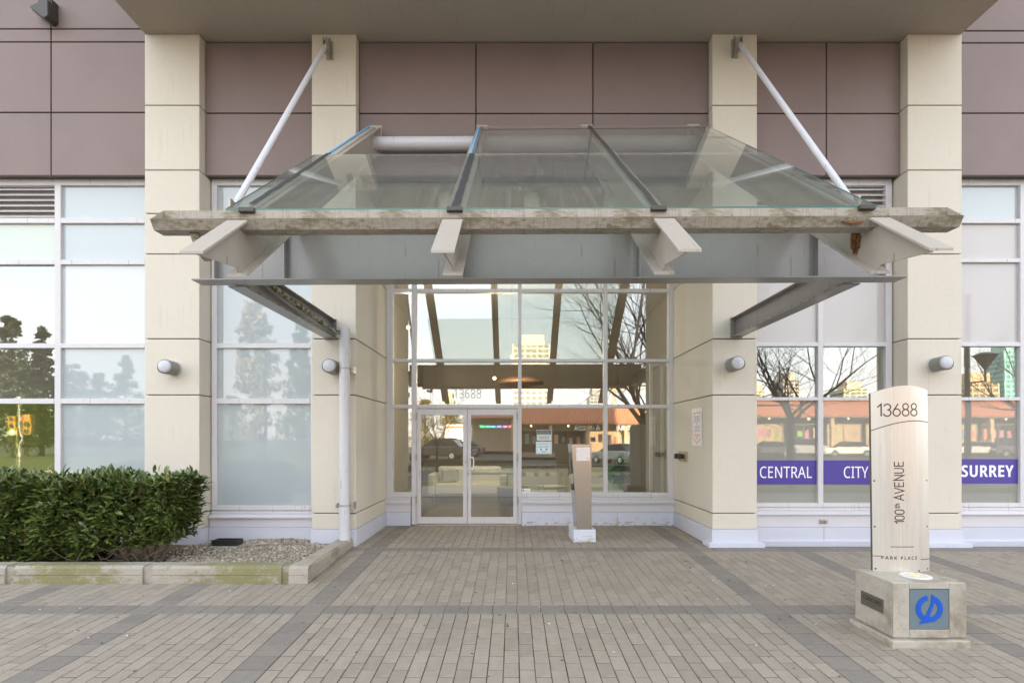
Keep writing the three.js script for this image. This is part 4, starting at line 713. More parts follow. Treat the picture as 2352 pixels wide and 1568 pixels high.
// papers and stickers on the lobby glass
{
  const d = DG + 0.046, note = (name, x0, x1, y0, y1, draw, label, cat, dd = d) => { const w = PX(x1, dd) - PX(x0, dd), h = PY(y0, dd) - PY(y1, dd), t = thing(name, label, cat, [PX((x0 + x1) / 2, dd), PY((y0 + y1) / 2, dd), -dd]); mesh('sheet', box(-w / 2, w / 2, -h / 2, h / 2, -0.002, 0), M.white, t); mesh('print', new THREE.PlaneGeometry(w, h).translate(0, 0, 0.0012), new THREE.MeshStandardMaterial({ map: canvasTex(320, Math.round((320 * h) / w), draw), roughness: 0.5 }), t); };
  note('notice', 1233, 1266.6, 987, 1011.5, (g, w, h) => { g.fillStyle = '#d5d8d8'; g.fillRect(0, 0, w, h); g.fillStyle = '#4a4d50'; g.fillRect(10, 8, w - 20, h * 0.40); g.fillStyle = '#c9cccd'; g.textAlign = 'center'; g.font = 'bold 34px sans-serif'; g.fillText('DO NOT LEAVE', w / 2, h * 0.22); g.fillText('PACKAGES HERE', w / 2, h * 0.40); g.fillStyle = '#50575c'; g.font = 'bold 26px sans-serif'; g.fillText('UNATTENDED ITEMS', w / 2, h * 0.68); g.fillText('MAY BE STOLEN', w / 2, h * 0.84); }, 'grey printed notice with a dark heading on the lobby glass', 'notice');
  note('notice', 1231, 1267, 1014, 1042, (g, w, h) => { g.fillStyle = '#dfeef4'; g.fillRect(0, 0, w, h); g.strokeStyle = '#5f9ab5'; g.lineWidth = 6; g.strokeRect(20, 22, w - 40, h - 44); g.fillStyle = '#3c5a68'; g.textAlign = 'center'; g.font = 'bold 24px sans-serif'; g.fillText('PLEASE DELIVER ALL', w / 2, h * 0.26); g.font = 'bold 30px sans-serif'; g.fillText('PARCELS', w * 0.34, h * 0.46); g.fillText('INSIDE', w * 0.7, h * 0.46); g.fillStyle = '#27343a'; g.fillRect(w * 0.28, h * 0.56, 26, 34); g.fillRect(w * 0.64, h * 0.56, 30, 34); g.fillRect(w * 0.40, h * 0.80, 80, 7); g.beginPath(); g.moveTo(w * 0.36, h * 0.815); g.lineTo(w * 0.42, h * 0.77); g.lineTo(w * 0.42, h * 0.86); g.fill(); }, 'pale blue bordered notice with an arrow, below the grey one', 'notice');
  note('sticker', 1199, 1218, 1121.5, 1131, (g, w, h) => { g.fillStyle = '#ecebe6'; g.fillRect(0, 0, w, h); g.fillStyle = '#2d2d2d'; g.fillRect(30, h * 0.35, 50, h * 0.3); g.font = 'bold 44px sans-serif'; g.fillText('MARCON', 92, h * 0.66); }, 'small white sticker low in the corner of the lobby glass', 'sticker');
  note('sticker', 1082, 1102, 1029, 1038, (g, w, h) => { g.fillStyle = '#2a2723'; g.fillRect(0, 0, w, h); g.fillStyle = '#b9b5ad'; for (let i = 0; i < 4; i++) g.fillRect(24, 24 + i * 30, w - 60 - (i % 2) * 50, 10); }, 'black sticker with white print on the right door leaf', 'sticker', DG - 0.0);
  const font = await new FontLoader().loadAsync('fonts/droid/droid_sans_regular.typeface.json');
  const t = thing('door_number', 'white number 13688 on the glass above the door', 'number', [PX(1041, d), PY(914.5, d), -DG - 0.042]);
  let x = 0; const hgt = PY(893.5, d) - PY(914.5, d), want = PX(1104, d) - PX(1041, d), adv = want / 4.75;
  for (const ch of '13688') { const g = new TextGeometry(ch, { font, size: hgt, depth: 0.001, curveSegments: 6 }); g.computeBoundingBox(); const bb = g.boundingBox, k = hgt / (bb.max.y - bb.min.y), kx = ch === '1' ? k * 0.8 : (adv * 0.84) / (bb.max.x - bb.min.x); g.translate(-bb.min.x, -bb.min.y, 0); g.scale(kx, k, 1); mesh('digit', metric(g.translate(x + (ch === '1' ? adv * 0.1 : 0), 0, 0)), std([0.80, 0.80, 0.80], 0.6), t); x += adv; }
}
// lobby furniture behind the glass
{
  const sofa = thing('sofa', 'white sofa with rounded arms seen through the left door leaf', 'sofa', [-1.15, 0, -14.4]);
  mesh('seat', box(-0.85, 0.85, 0.18, 0.46, -0.4, 0.42, 0.06), M.sofa, sofa); mesh('backrest', box(-0.85, 0.85, 0.3, 0.88, -0.5, -0.28, 0.08), M.sofa, sofa);
  for (const x of [-0.92, 0.92]) mesh('armrest', box(x - 0.1, x + 0.1, 0.17, 0.72, -0.48, 0.42, 0.07), M.sofa, sofa);
  for (const x of [-0.9, 0.9]) for (const z of [-0.4, 0.36]) mesh('leg', tube(V(x, 0, z), V(x, 0.18, z), 0.015, 0.02, 8), M.chrome, sofa);
  mesh('throw_pillow', box(-0.72, -0.3, 0.46, 0.84, -0.3, -0.12, 0.07), std([0.45, 0.44, 0.42], 0.9), sofa);
  const desk = thing('reception_desk', 'white reception desk with a dark grey top behind the right door leaf', 'desk', [0.1, 0, -16.2]);
  mesh('front', box(-1.3, 1.5, 0, 0.80, -0.35, 0.3, 0.01), M.sofa, desk); mesh('top', box(-1.35, 1.55, 0.80, 0.87, -0.4, 0.36, 0.01), std([0.2, 0.19, 0.19], 0.4), desk);
  const table = thing('low_table', 'dark round-cornered drum table in the lobby', 'table', [0.0, 0, -13.3]);
  mesh('drum', metric(new THREE.LatheGeometry([[0.001, 0.02], [0.3, 0.02], [0.36, 0.08], [0.38, 0.38], [0.38, 0.42], [0.001, 0.42]].map(([a, b]) => new THREE.Vector2(a, b)), 32)), std([0.08, 0.07, 0.05], 0.5), table); mesh('table_top', metric(new THREE.CylinderGeometry(0.39, 0.39, 0.025, 32).translate(0, 0.433, 0)), std([0.12, 0.10, 0.07], 0.3), table);
  const chair = thing('wire_chair', 'thin metal lounge chair in the lobby behind the pedestal', 'chair', [0.95, 0, -13.6], 0.4);
  const wire = (pts, r = 0.012) => mesh('frame_rod', metric(new THREE.TubeGeometry(new THREE.CatmullRomCurve3(pts.map((p) => V(...p))), 16, r, 6)), M.zinc, chair);
  wire([[-0.28, 0, 0.25], [-0.3, 0.4, 0.2], [-0.26, 0.85, -0.25], [0.0, 0.95, -0.3], [0.26, 0.85, -0.25], [0.3, 0.4, 0.2], [0.28, 0, 0.25]]); wire([[-0.28, 0, -0.3], [-0.27, 0.42, -0.1], [-0.28, 0.42, 0.25]]); wire([[0.28, 0, -0.3], [0.27, 0.42, -0.1], [0.28, 0.42, 0.25]]);
  mesh('seat', box(-0.28, 0.28, 0.40, 0.46, -0.24, 0.28, 0.02), M.sofa, chair);
  const arm = thing('armchair', 'pale upholstered armchair behind the steel pedestal', 'armchair', [2.0, 0, -14.2]);
  mesh('seat', box(-0.42, 0.42, 0.12, 0.44, -0.35, 0.4, 0.06), M.sofa, arm); mesh('backrest', box(-0.42, 0.42, 0.3, 0.86, -0.46, -0.26, 0.07), M.sofa, arm); for (const x of [-0.46, 0.46]) mesh('armrest', box(x - 0.08, x + 0.08, 0.1, 0.66, -0.44, 0.4, 0.05), M.sofa, arm);
  for (const x of [-0.4, 0.4]) for (const z of [-0.38, 0.34]) mesh('leg', tube(V(x, 0, z), V(x, 0.12, z), 0.015, 0.02, 8), M.chrome, arm);
  const pot = thing('potted_plant', 'large-leaved plant in a tall pale pot inside the lobby at right', 'plant', [2.02, 0, -11.0]);
  mesh('pot', metric(new THREE.LatheGeometry([[0.001, 0], [0.13, 0], [0.16, 0.1], [0.18, 0.66], [0.175, 0.73], [0.16, 0.73], [0.155, 0.66], [0.001, 0.66]].map(([a, b]) => new THREE.Vector2(a, b)), 28)), std([0.50, 0.50, 0.47], 0.6), pot);
  mesh('stem', [tube(V(0, 0.66, 0), V(0.02, 1.28, 0), 0.018, 0.01, 8), tube(V(0.01, 0.85, 0), V(0.12, 1.0, 0.03), 0.01, 0.006, 6)], std([0.12, 0.09, 0.05], 0.9), pot);
  reseed(61);
  const lf = (() => { const P = [], I = [], st = [[0, 0.03], [0.2, 0.2], [0.5, 0.32], [0.8, 0.22], [1, 0]]; for (const [z, w] of st) { const y = -0.5 * z * z + 0.18 * z; P.push(-w, y + w * 0.25, z, 0, y, z, w, y + w * 0.25, z); } for (let i = 0; i < 4; i++) { const a = i * 3; I.push(a, a + 3, a + 1, a + 1, a + 3, a + 4, a + 1, a + 4, a + 2, a + 2, a + 4, a + 5); } const g = new THREE.BufferGeometry(); g.setAttribute('position', new THREE.Float32BufferAttribute(P, 3)); g.setIndex(I); g.computeVertexNormals(); return g; })();
  const pm = phys([0.075, 0.19, 0.045], 0.4, { side: THREE.DoubleSide });
  for (let i = 0; i < 34; i++) { const y = [0.88, 1.04, 1.26][i % 3] + rr(-0.05, 0.05), o = mesh('leaf', lf, pm, pot); o.position.set(rr(-0.02, 0.05), y, 0); o.rotation.set(rr(-0.2, 0.35), rr(0, 6.28), 0); o.scale.setScalar(rr(0.22, 0.36)); }
  const col = thing('glazed_partition', 'white framed glazed partition at the right of the lobby', 'partition', [0, 0, -12.2]);
  for (const x of [3.05, 3.3, 3.6]) mesh('post', box(x - 0.03, x + 0.03, 0, 3.2, -0.04, 0.04, 0.005), M.frame, col);
  mesh('rail', [box(3.02, 4.28, 3.2, 3.28, -0.04, 0.04)], M.frame, col);
  for (const [a, b] of [[3.08, 3.27], [3.33, 3.57]]) mesh('pane', box(a, b, 0.05, 3.19, -0.005, 0.005), phys([0.9, 0.93, 0.92], 0, { transmission: 1, thickness: 0, ior: 1.5 }), col);
  // hanging lamps, lit
  [[-0.02, 3.62, -13.6, 'small glowing hanging bulb seen high in the second lobby pane'], [-0.44, 3.05, -13.2, 'small glowing hanging bulb low beside the pendant disc'], [-2.35, 4.1, -12.4, 'small glowing hanging bulb in the narrow left lobby pane']].forEach(([x, y, z, lb]) => {
    const t = thing('hanging_bulb', lb, 'pendant lamp', [x, y, z], 0, 'warm bulbs hanging in the lobby');
    mesh('cord', tube(V(0, 0.05, 0), V(0, REC + 0.09 - y, 0), 0.004, 0.004, 6), M.black, t);
    mesh('bulb', new THREE.SphereGeometry(0.045, 16, 12), new THREE.MeshStandardMaterial({ color: lin(0.9, 0.8, 0.6), emissive: lin(1, 0.62, 0.25), emissiveIntensity: 1.2 }), t);
    const l = new THREE.PointLight(lin(1, 0.80, 0.58), 1.8, 0, 2); l.castShadow = true; l.shadow.radius = 2; t.add(l);
  });
  const disc = thing('pendant_disc', 'wide copper disc lampshade hanging in the lobby', 'pendant lamp', [0.22, 3.08, -15]);
  mesh('shade', metric(new THREE.LatheGeometry([[0.001, 0.2], [0.3, 0.19], [0.62, 0.1], [0.63, 0.03], [0.6, 0.0], [0.3, -0.05], [0.001, -0.06]].map(([a, b]) => new THREE.Vector2(a, b)), 40)), std([0.24, 0.125, 0.065], 0.4), disc);
  mesh('cord', tube(V(0, 0.2, 0), V(0, REC + 0.09 - 3.08, 0), 0.006, 0.006, 6), M.black, disc);
  // frosted dots marking the glass
  const dots = thing('glass_markers', 'row of small round frosted dots on the lobby glass', 'stickers', [0, 0, -DG - 0.047]);
  for (const [x, y] of [[1110, 1072], [1133, 1089], [1161, 1089], [1203, 1089], [1232, 1089], [1258, 1089], [1290, 1089]]) if (x > 1199) mesh('dot', tube(V(PX(x, DG), PY(y, DG), 0), V(PX(x, DG), PY(y, DG), 0.0015), 0.045, 0.045, 20), phys([0.5, 0.48, 0.42], 0.7, { transmission: 0.6, thickness: 0 }), dots);
}
// ---------------------------------------------------------------- the other side of the street, seen mirrored in the windows
// mx: where a thing stands for its mirror image to appear at sheet column px at distance D behind a pane at depth g
const mz = (D, g = DL) => D - 2 * g, mx = (px, D) => ((px - VX) * D) / F, my = (py, D) => H + ((VY + 2 * LEAN * F - py) * D) / F;
const G0 = BASE + 0.02, LOT = BASE + 0.45;
{
  // strip mall with an orange tiled awning roof
  const mall = thing('strip_mall', 'long low row of shops with an orange ribbed roof, mirrored in the windows', 'shops', [0, 0.75, 0]);
  const x0 = -4.9, x1 = 62, zE = 39.2, zW = 41.2;
  mesh('wall', [box(x0, x1, G0, 4.9, zW, zW + 12), box(x0, x1, G0, G0 + 0.5, zW - 0.06, zW)], std([0.42, 0.34, 0.25], 0.8, { map: T.paint }), mall);
  const tile = std([0.52, 0.215, 0.12], 0.7);
  const roof = mesh('roof', (() => { const P = [V(x0 - 0.6, 3.15, zE), V(x1, 3.15, zE), V(x1, 4.95, zE + 1.7), V(x0 + 0.4, 4.95, zE + 1.7)], g = new THREE.BufferGeometry(); const q = (a, b, c) => [a, c, b].flatMap((p) => [p.x, p.y, p.z]); g.setAttribute('position', new THREE.Float32BufferAttribute([...q(P[0], P[1], P[2]), ...q(P[0], P[2], P[3])], 3)); g.computeVertexNormals(); return metric(g); })(), tile, mall);
  const ribs = []; for (let x = x0 - 0.4; x < x1; x += 0.3) ribs.push(tube(V(x, 3.17, zE - 0.01), V(x, 4.97, zE + 1.69), 0.075, 0.075, 6, false));
  const rm = mesh('tile_ribs', ribs, tile, mall); rm.userData.kind = 'stuff';
  mesh('roof_end', (() => { const g = new THREE.BufferGeometry(); g.setAttribute('position', new THREE.Float32BufferAttribute([x0 - 0.6, 3.15, zE, x0 + 0.4, 4.95, zE + 1.7, x0 - 0.6, 3.15, zW + 3], 3)); g.computeVertexNormals(); return metric(g); })(), tile, mall);
  mesh('eave', box(x0 - 0.6, x1, 3.02, 3.14, zE + 0.02, zW + 0.02), std([0.22, 0.15, 0.1], 0.8), mall);
  mesh('parapet', box(x0 + 0.4, x1, 4.9, 5.05, zE + 1.7, zW + 12), std([0.3, 0.12, 0.07], 0.8), mall);
  for (let x = 0, i = 0; x < x1 - 3; x += 4.1, i++) {
    mesh('column', box(x - 0.18, x + 0.18, G0, 3.02, zE + 0.25, zE + 0.6, 0.02), std([0.55, 0.40, 0.25], 0.8), mall);
    const s = part('shop_window', mall);
    mesh('frame', [box(x + 0.3, x + 3.9, 2.35, 2.45, zW - 0.12, zW - 0.02), box(x + 0.3, x + 0.38, G0 + 0.5, 2.35, zW - 0.12, zW - 0.02), box(x + 3.82, x + 3.9, G0 + 0.5, 2.35, zW - 0.12, zW - 0.02), box(x + 2.0, x + 2.07, G0 + 0.5, 2.35, zW - 0.12, zW - 0.02)], std([0.25, 0.2, 0.15], 0.5), s);
    const warm = [0, 2, 3, 4, 6, 8, 9, 11].includes(i);
    mesh(warm ? 'lit_pane' : 'pane', box(x + 0.38, x + 3.82, G0 + 0.5, 2.35, zW - 0.08, zW - 0.05), warm && i > 0 ? new THREE.MeshStandardMaterial({ color: lin(0.2, 0.15, 0.1), emissive: lin(1, 0.62, 0.28), emissiveIntensity: 0.55, roughness: 0.1 }) : std([0.05, 0.045, 0.04], 0.08), s);
    reseed(300 + i); for (let k = 0; k < 4; k++) { const a = x + 0.5 + k * 0.85; mesh('poster', box(a, a + rr(0.35, 0.6), 1.0 + rr(-0.3, 0.2), 1.6 + rr(0, 0.5), zW - 0.1, zW - 0.085), std([rr(0.2, 0.7), rr(0.15, 0.55), rr(0.08, 0.4)], 0.6), s); }
    const lamp = mesh('eave_lamp', new THREE.SphereGeometry(0.11, 12, 8).translate(x + 2, 2.94, zE + 0.9), new THREE.MeshStandardMaterial({ color: lin(0.9, 0.85, 0.7), emissive: lin(1, 0.8, 0.5), emissiveIntensity: 2.2 }), mall);
  }
  const font = await new FontLoader().loadAsync('fonts/droid/droid_sans_bold.typeface.json');
  const sign = (txt, xHigh, y, h, c, label) => { const t = thing('shop_sign', label, 'sign', [xHigh, y + 0.75, zE + 0.32], Math.PI); let x = 0; for (const ch of txt) { if (ch === ' ') { x += h * 0.5; continue; } const g = new TextGeometry(ch, { font, size: h, depth: 0.06, curveSegments: 4 }); g.computeBoundingBox(); mesh('letter', metric(g.translate(x, 0, 0)), c, t); x += g.boundingBox.max.x - g.boundingBox.min.x + h * 0.14; } };
  const wht = std([0.78, 0.75, 0.7], 0.5);
  sign('A-PIZZA', 9.5, 2.42, 0.52, wht, 'white shop lettering A-PIZZA under the orange roof, mirrored in the lobby glass');
  sign('AVE SMOKE', 15.6, 2.45, 0.56, wht, 'white shop lettering AVE SMOKE under the orange roof, mirrored in the lobby glass');
  sign('SHOP NCE', 15.4, 2.02, 0.32, wht, 'smaller white lettering below the smoke shop name, mirrored in the lobby glass');
  { const t = thing('round_shop_sign', 'round yellow shop sign beside the pizza lettering', 'sign', [10.15, 3.41, zE + 0.3]); mesh('disc', tube(V(0, 0, 0), V(0, 0, -0.08), 0.36, 0.36, 24), std([0.6, 0.42, 0.1], 0.5), t); mesh('band', box(-0.36, 0.36, -0.08, 0.08, -0.1, -0.08), std([0.5, 0.08, 0.05], 0.5), t); }
  { const t = thing('neon_sign', 'row of coloured neon squiggles in a shop front, mirrored in the right door leaf', 'neon sign', [-1.6, 2.95, zE + 0.4]); const cs = [[0.1, 0.9, 0.35], [0.1, 0.8, 0.6], [0.15, 0.6, 0.9], [0.35, 0.4, 0.9], [0.7, 0.3, 0.7], [0.9, 0.2, 0.25]]; cs.forEach((c, k) => { const pts = []; for (let i = 0; i <= 12; i++) pts.push(V(-2.0 + k * 0.62 + (i / 12) * 0.5, 0.14 * Math.sin(i * 1.9 + k), 0)); mesh('neon_tube', new THREE.TubeGeometry(new THREE.CatmullRomCurve3(pts), 40, 0.03, 6), new THREE.MeshStandardMaterial({ color: lin(...c), emissive: lin(...c), emissiveIntensity: 1.1 }), t); }); }
}
// towers
function tower(px0, px1, top, D, dep, wallC, glassC, floors, label, style = 0, g = DL) {
  const x0 = mx(px0, D), x1 = mx(px1, D), y1 = my(top, D), z = mz(D, g), t = thing('tower', label, 'tower block', [(x0 + x1) / 2, G0, z]);
  const w = (x1 - x0) / 2, h = y1 - G0, wall = std(wallC, 0.8), glass = std(glassC, 0.12), fh = h / floors;
  mesh('core', box(-w + 0.3, w - 0.3, 0, h - fh * 0.2, 0.3, dep), glass, t);
  for (let k = 0; k < floors; k++) mesh('floor_slab', box(-w - (style === 1 ? (k % 2) * 0.5 : 0), w, k * fh, k * fh + fh * 0.36, 0, dep + 0.2), wall, t);
  const n = Math.max(3, Math.round((2 * w) / 4)); for (let i = 0; i <= n; i++) mesh('pier', box(-w + (2 * w * i) / n - 0.45, -w + (2 * w * i) / n + 0.45, 0, h, 0.1 - 0.25, 0.8), wall, t);
  mesh('penthouse', box(-w * 0.55, w * 0.75, h - fh * 0.2, h + fh * 2.0, dep * 0.15, dep * 0.8), wall, t);
}
tower(1178, 1262, 790, 350, 22, [0.74, 0.69, 0.60], [0.26, 0.25, 0.22], 20, 'tall pale sunlit tower block mirrored in the middle of the lobby glass', 1);
tower(1356, 1380, 906, 450, 22, [0.40, 0.38, 0.36], [0.10, 0.11, 0.12], 16, 'slim grey tower block mirrored in the third lobby pane', 0);
tower(1020, 1040, 915, 420, 18, [0.60, 0.50, 0.3], [0.15, 0.14, 0.1], 16, 'narrow tower mirrored over the trees left of the door number', 0);
tower(1801, 1838, 872, 420, 20, [0.45, 0.40, 0.33], [0.09, 0.10, 0.12], 18, 'dark glass tower mirrored behind the bare tree in the right window', 0, DW);
tower(1941, 1994, 892, 420, 20, [0.60, 0.50, 0.34], [0.16, 0.2, 0.18], 16, 'paler stepped tower mirrored left of the standing sign', 1, DW);
tower(1736, 1757, 897, 430, 18, [0.62, 0.5, 0.34], [0.2, 0.18, 0.14], 14, 'narrow sunlit tower mirrored at the left edge of the right window', 0, DW);
tower(2222, 2296, 880, 330, 20, [0.48, 0.34, 0.2], [0.15, 0.13, 0.1], 12, 'brown apartment tower mirrored in the far right window', 1, DW);
tower(2312, 2350, 805, 340, 16, [0.24, 0.42, 0.40], [0.10, 0.25, 0.26], 20, 'green glass tower mirrored at the far right edge', 0, DW);
{ // construction crane
  const D = 400, t = thing('tower_crane', 'slender construction crane mirrored above the mall roof', 'crane', [mx(1410, D), G0, mz(D)]); const h = my(886, D) - G0, m = std([0.5, 0.36, 0.2], 0.7);
  mesh('mast', box(-0.8, 0.8, 0, h, -0.8, 0.8), m, t); mesh('jib', box(-9, 22, h - 2.4, h - 1.2, -0.5, 0.5), m, t); mesh('counterweight', box(-9.5, -6.5, h - 5, h - 2.4, -0.9, 0.9), m, t); mesh('cab', box(0.9, 2.8, h - 4.6, h - 2.4, -0.9, 0.9), m, t);
}
// trees
function segs() { const P = []; return { add(a, b, r0, r1, n) { const d = b.clone().sub(a).normalize(), u = Math.abs(d.y) < 0.9 ? V(0, 1, 0) : V(1, 0, 0), e = d.clone().cross(u).normalize(), f = d.clone().cross(e); for (let i = 0; i < n; i++) { const t0 = (i / n) * 6.2832, t1 = ((i + 1) / n) * 6.2832, c = (p, r, t) => p.clone().addScaledVector(e, Math.cos(t) * r).addScaledVector(f, Math.sin(t) * r), q = [c(a, r0, t0), c(a, r0, t1), c(b, r1, t1), c(b, r1, t0)]; for (const k of [0, 2, 1, 0, 3, 2]) P.push(q[k].x, q[k].y, q[k].z); } }, build() { const g = new THREE.BufferGeometry(); g.setAttribute('position', new THREE.Float32BufferAttribute(P, 3)); g.computeVertexNormals(); return metric(g); } }; }
function bareTree(label, pos, fork, r, seed, spread, levels = 6, size = 1) {
  reseed(seed);
  const t = thing('bare_tree', label, 'tree', pos), trunk = segs(), limbs = segs(), twigs = segs();
  const grow = (p, dir, len, rad, lv) => {
    const n = lv > 3 ? 4 : 3; let a = p.clone(), d = dir.clone();
    const kids = [];
    for (let k = 0; k < n; k++) { d.add(V(rr(-0.22, 0.22), rr(-0.12, 0.2), rr(-0.22, 0.22))).normalize(); const b = a.clone().addScaledVector(d, len / n), r0 = rad * (1 - 0.5 * (k / n)), r1 = rad * (1 - 0.5 * ((k + 1) / n)); (lv > levels - 3 ? limbs : twigs).add(a, b, r0, r1, lv > levels - 3 ? 6 : 3); kids.push([b, d.clone(), r1]); a = b; }
    if (lv <= 0) return;
    kids.forEach(([q, dd, r1], k) => { const m = k === n - 1 ? 2 : 1; for (let j = 0; j < m; j++) { const ax = V(rr(-1, 1), rr(-0.6, 0.9), rr(-1, 1)).normalize(); grow(q, dd.clone().addScaledVector(ax, k === n - 1 ? 0.55 : 0.95).add(V(0, 0.08, 0)).normalize(), len * rr(0.55, 0.78), r1 * rr(0.5, 0.72), lv - 1); } });
  };
  trunk.add(V(0, -0.3, 0), V(0.04, fork, 0), r, r * 0.8, 10);
  const k = 5; for (let i = 0; i < k; i++) { const a = (i / k) * 6.283 + rr(-0.4, 0.4); grow(V(0.04, fork - rr(0, 0.5), 0), V(Math.cos(a) * spread, 0.75 + rr(0, 0.4), Math.sin(a) * spread).normalize(), rr(2.2, 2.9) * size, r * rr(0.42, 0.6), levels - 1); }
  mesh('trunk', trunk.build(), M.bark, t); mesh('limbs', limbs.build(), M.bark, t); mesh('twigs', twigs.build(), M.bark, t);
}
bareTree('bare winter street tree mirrored in the lobby glass, its branches filling the right panes', [6.5, G0, 5.2], 2.7, 0.23, 1201, 1.2, 6, 2.05);
bareTree('bare forked street tree mirrored in the window over the word CENTRAL', [mx(1812, 22.3), G0, 5.0], 3.0, 0.16, 1202, 0.8, 5, 1.15);
bareTree('bare street tree mirrored in the far right window', [21.6, G0, 5.2], 3.0, 0.16, 1207, 0.9, 5);
bareTree('thin young bare tree mirrored in the left door leaf', [mx(1003, 33), G0, mz(33)], 1.9, 0.07, 1203, 0.7, 4);
function leafTree(label, px, D, top, wide, c, kind, seed, g = DL) {
  reseed(seed);
  const x = mx(px, D), h = my(top, D) - G0, w = (wide * D) / F, t = thing('tree', label, 'tree', [x, G0, mz(D, g)]), tr = segs(); tr.add(V(0, 0, 0), V(0.1, h * 0.8, 0), h * 0.022, h * 0.006, 7);
  for (let i = 0; i < 26; i++) { const y = h * rr(0.15, 0.85), a = rr(0, 6.28), r = (w / 2) * rr(0.4, 0.9) * (kind === 'cone' ? 1.1 - y / h : 0.8); tr.add(V(0.05, y, 0), V(Math.cos(a) * r, y + r * 0.4, Math.sin(a) * r), h * 0.006, h * 0.002, 4); }
  mesh('trunk', tr.build(), M.bark, t);
  const n = 5200, tri = [[-0.5, 0, 0], [0.5, 0, 0.05], [0.1, 0.55, 0], [-0.3, -0.3, 0.1], [0.4, -0.35, 0], [0, 0.3, -0.1]], P = new Float32Array(n * 18), C = new Float32Array(n * 18), q = new THREE.Quaternion(), cl = [];
  for (let i = 0; i < 120; i++) { const f = rr(0.1, 0.98), R = (w / 2) * (kind === 'cone' ? 1.08 - f : kind === 'column' ? 0.9 * Math.sin(Math.PI * Math.min(1, 0.15 + f * 0.8)) : Math.sin(Math.PI * Math.min(1, 0.18 + f * 0.78))), a = rr(0, 6.28), r = R * Math.sqrt(rnd()); cl.push([Math.cos(a) * r, f * h, Math.sin(a) * r, Math.max(0.25, R * 0.27)]); }
  for (let i = 0; i < n; i++) { const k = cl[Math.floor(rnd() * cl.length)], s = rr(0.13, 0.36) * Math.max(0.7, h / 11); q.setFromEuler(new THREE.Euler(rr(0, 6), rr(0, 6), rr(0, 6))); const u = V(rr(-1, 1), rr(-1, 1), rr(-1, 1)).multiplyScalar(k[3] * 1.15), o = V(k[0] + u.x, Math.max(0.4, k[1] + u.y * 0.8), k[2] + u.z), v = rr(0.7, 1.3); tri.forEach((p, j) => { const t = V(...p).applyQuaternion(q).multiplyScalar(s).add(o); P.set([t.x, t.y, t.z], i * 18 + j * 3); C.set([c[0] * v, c[1] * v, c[2] * v], i * 18 + j * 3); }); }
  const cg = new THREE.BufferGeometry(); cg.setAttribute('position', new THREE.BufferAttribute(P, 3)); cg.setAttribute('color', new THREE.BufferAttribute(C, 3)); cg.computeVertexNormals();
  mesh('crown', cg, new THREE.MeshStandardMaterial({ roughness: 0.9, side: THREE.DoubleSide, vertexColors: true }), t);
}
const dark = [0.035, 0.05, 0.022], olive = [0.16, 0.14, 0.03], mid = [0.06, 0.075, 0.03], pale = [0.30, 0.23, 0.14];
[['rounded olive tree mirrored at the left edge of the lobby glass', 975, 70, 918, 75, olive, 'round', 901], ['golden brown tree mirrored above the left door leaf', 1035, 74, 930, 60, olive, 'round', 902],
  ['tall dark conifer mirrored at the left edge of the far left window', 20, 62, 725, 120, dark, 'round', 903, DW], ['dark pine mirrored in the far left window', 92, 66, 745, 110, dark, 'cone', 904, DW], ['bushy dark tree mirrored low in the far left window', 55, 70, 830, 190, mid, 'round', 905, DW],
  ['broad conifer mirrored in the frosted pane over the hedge', 285, 72, 832, 130, mid, 'cone', 906, DW], ['rounded tree mirrored in the frosted pane by its left frame', 165, 74, 850, 110, mid, 'round', 907, DW], ['thin tree mirrored between the two larger ones in the frosted pane', 225, 78, 872, 60, mid, 'round', 911, DW],
  ['tall pale poplar mirrored in the frosted window left of the door', 588, 66, 655, 90, pale, 'column', 908, DW], ['tall dark fir mirrored beside the poplar', 690, 64, 748, 130, mid, 'cone', 909, DW], ['low shrubbery tree mirrored under the poplar', 530, 70, 925, 90, mid, 'round', 910, DW]].forEach((a) => leafTree(...a));
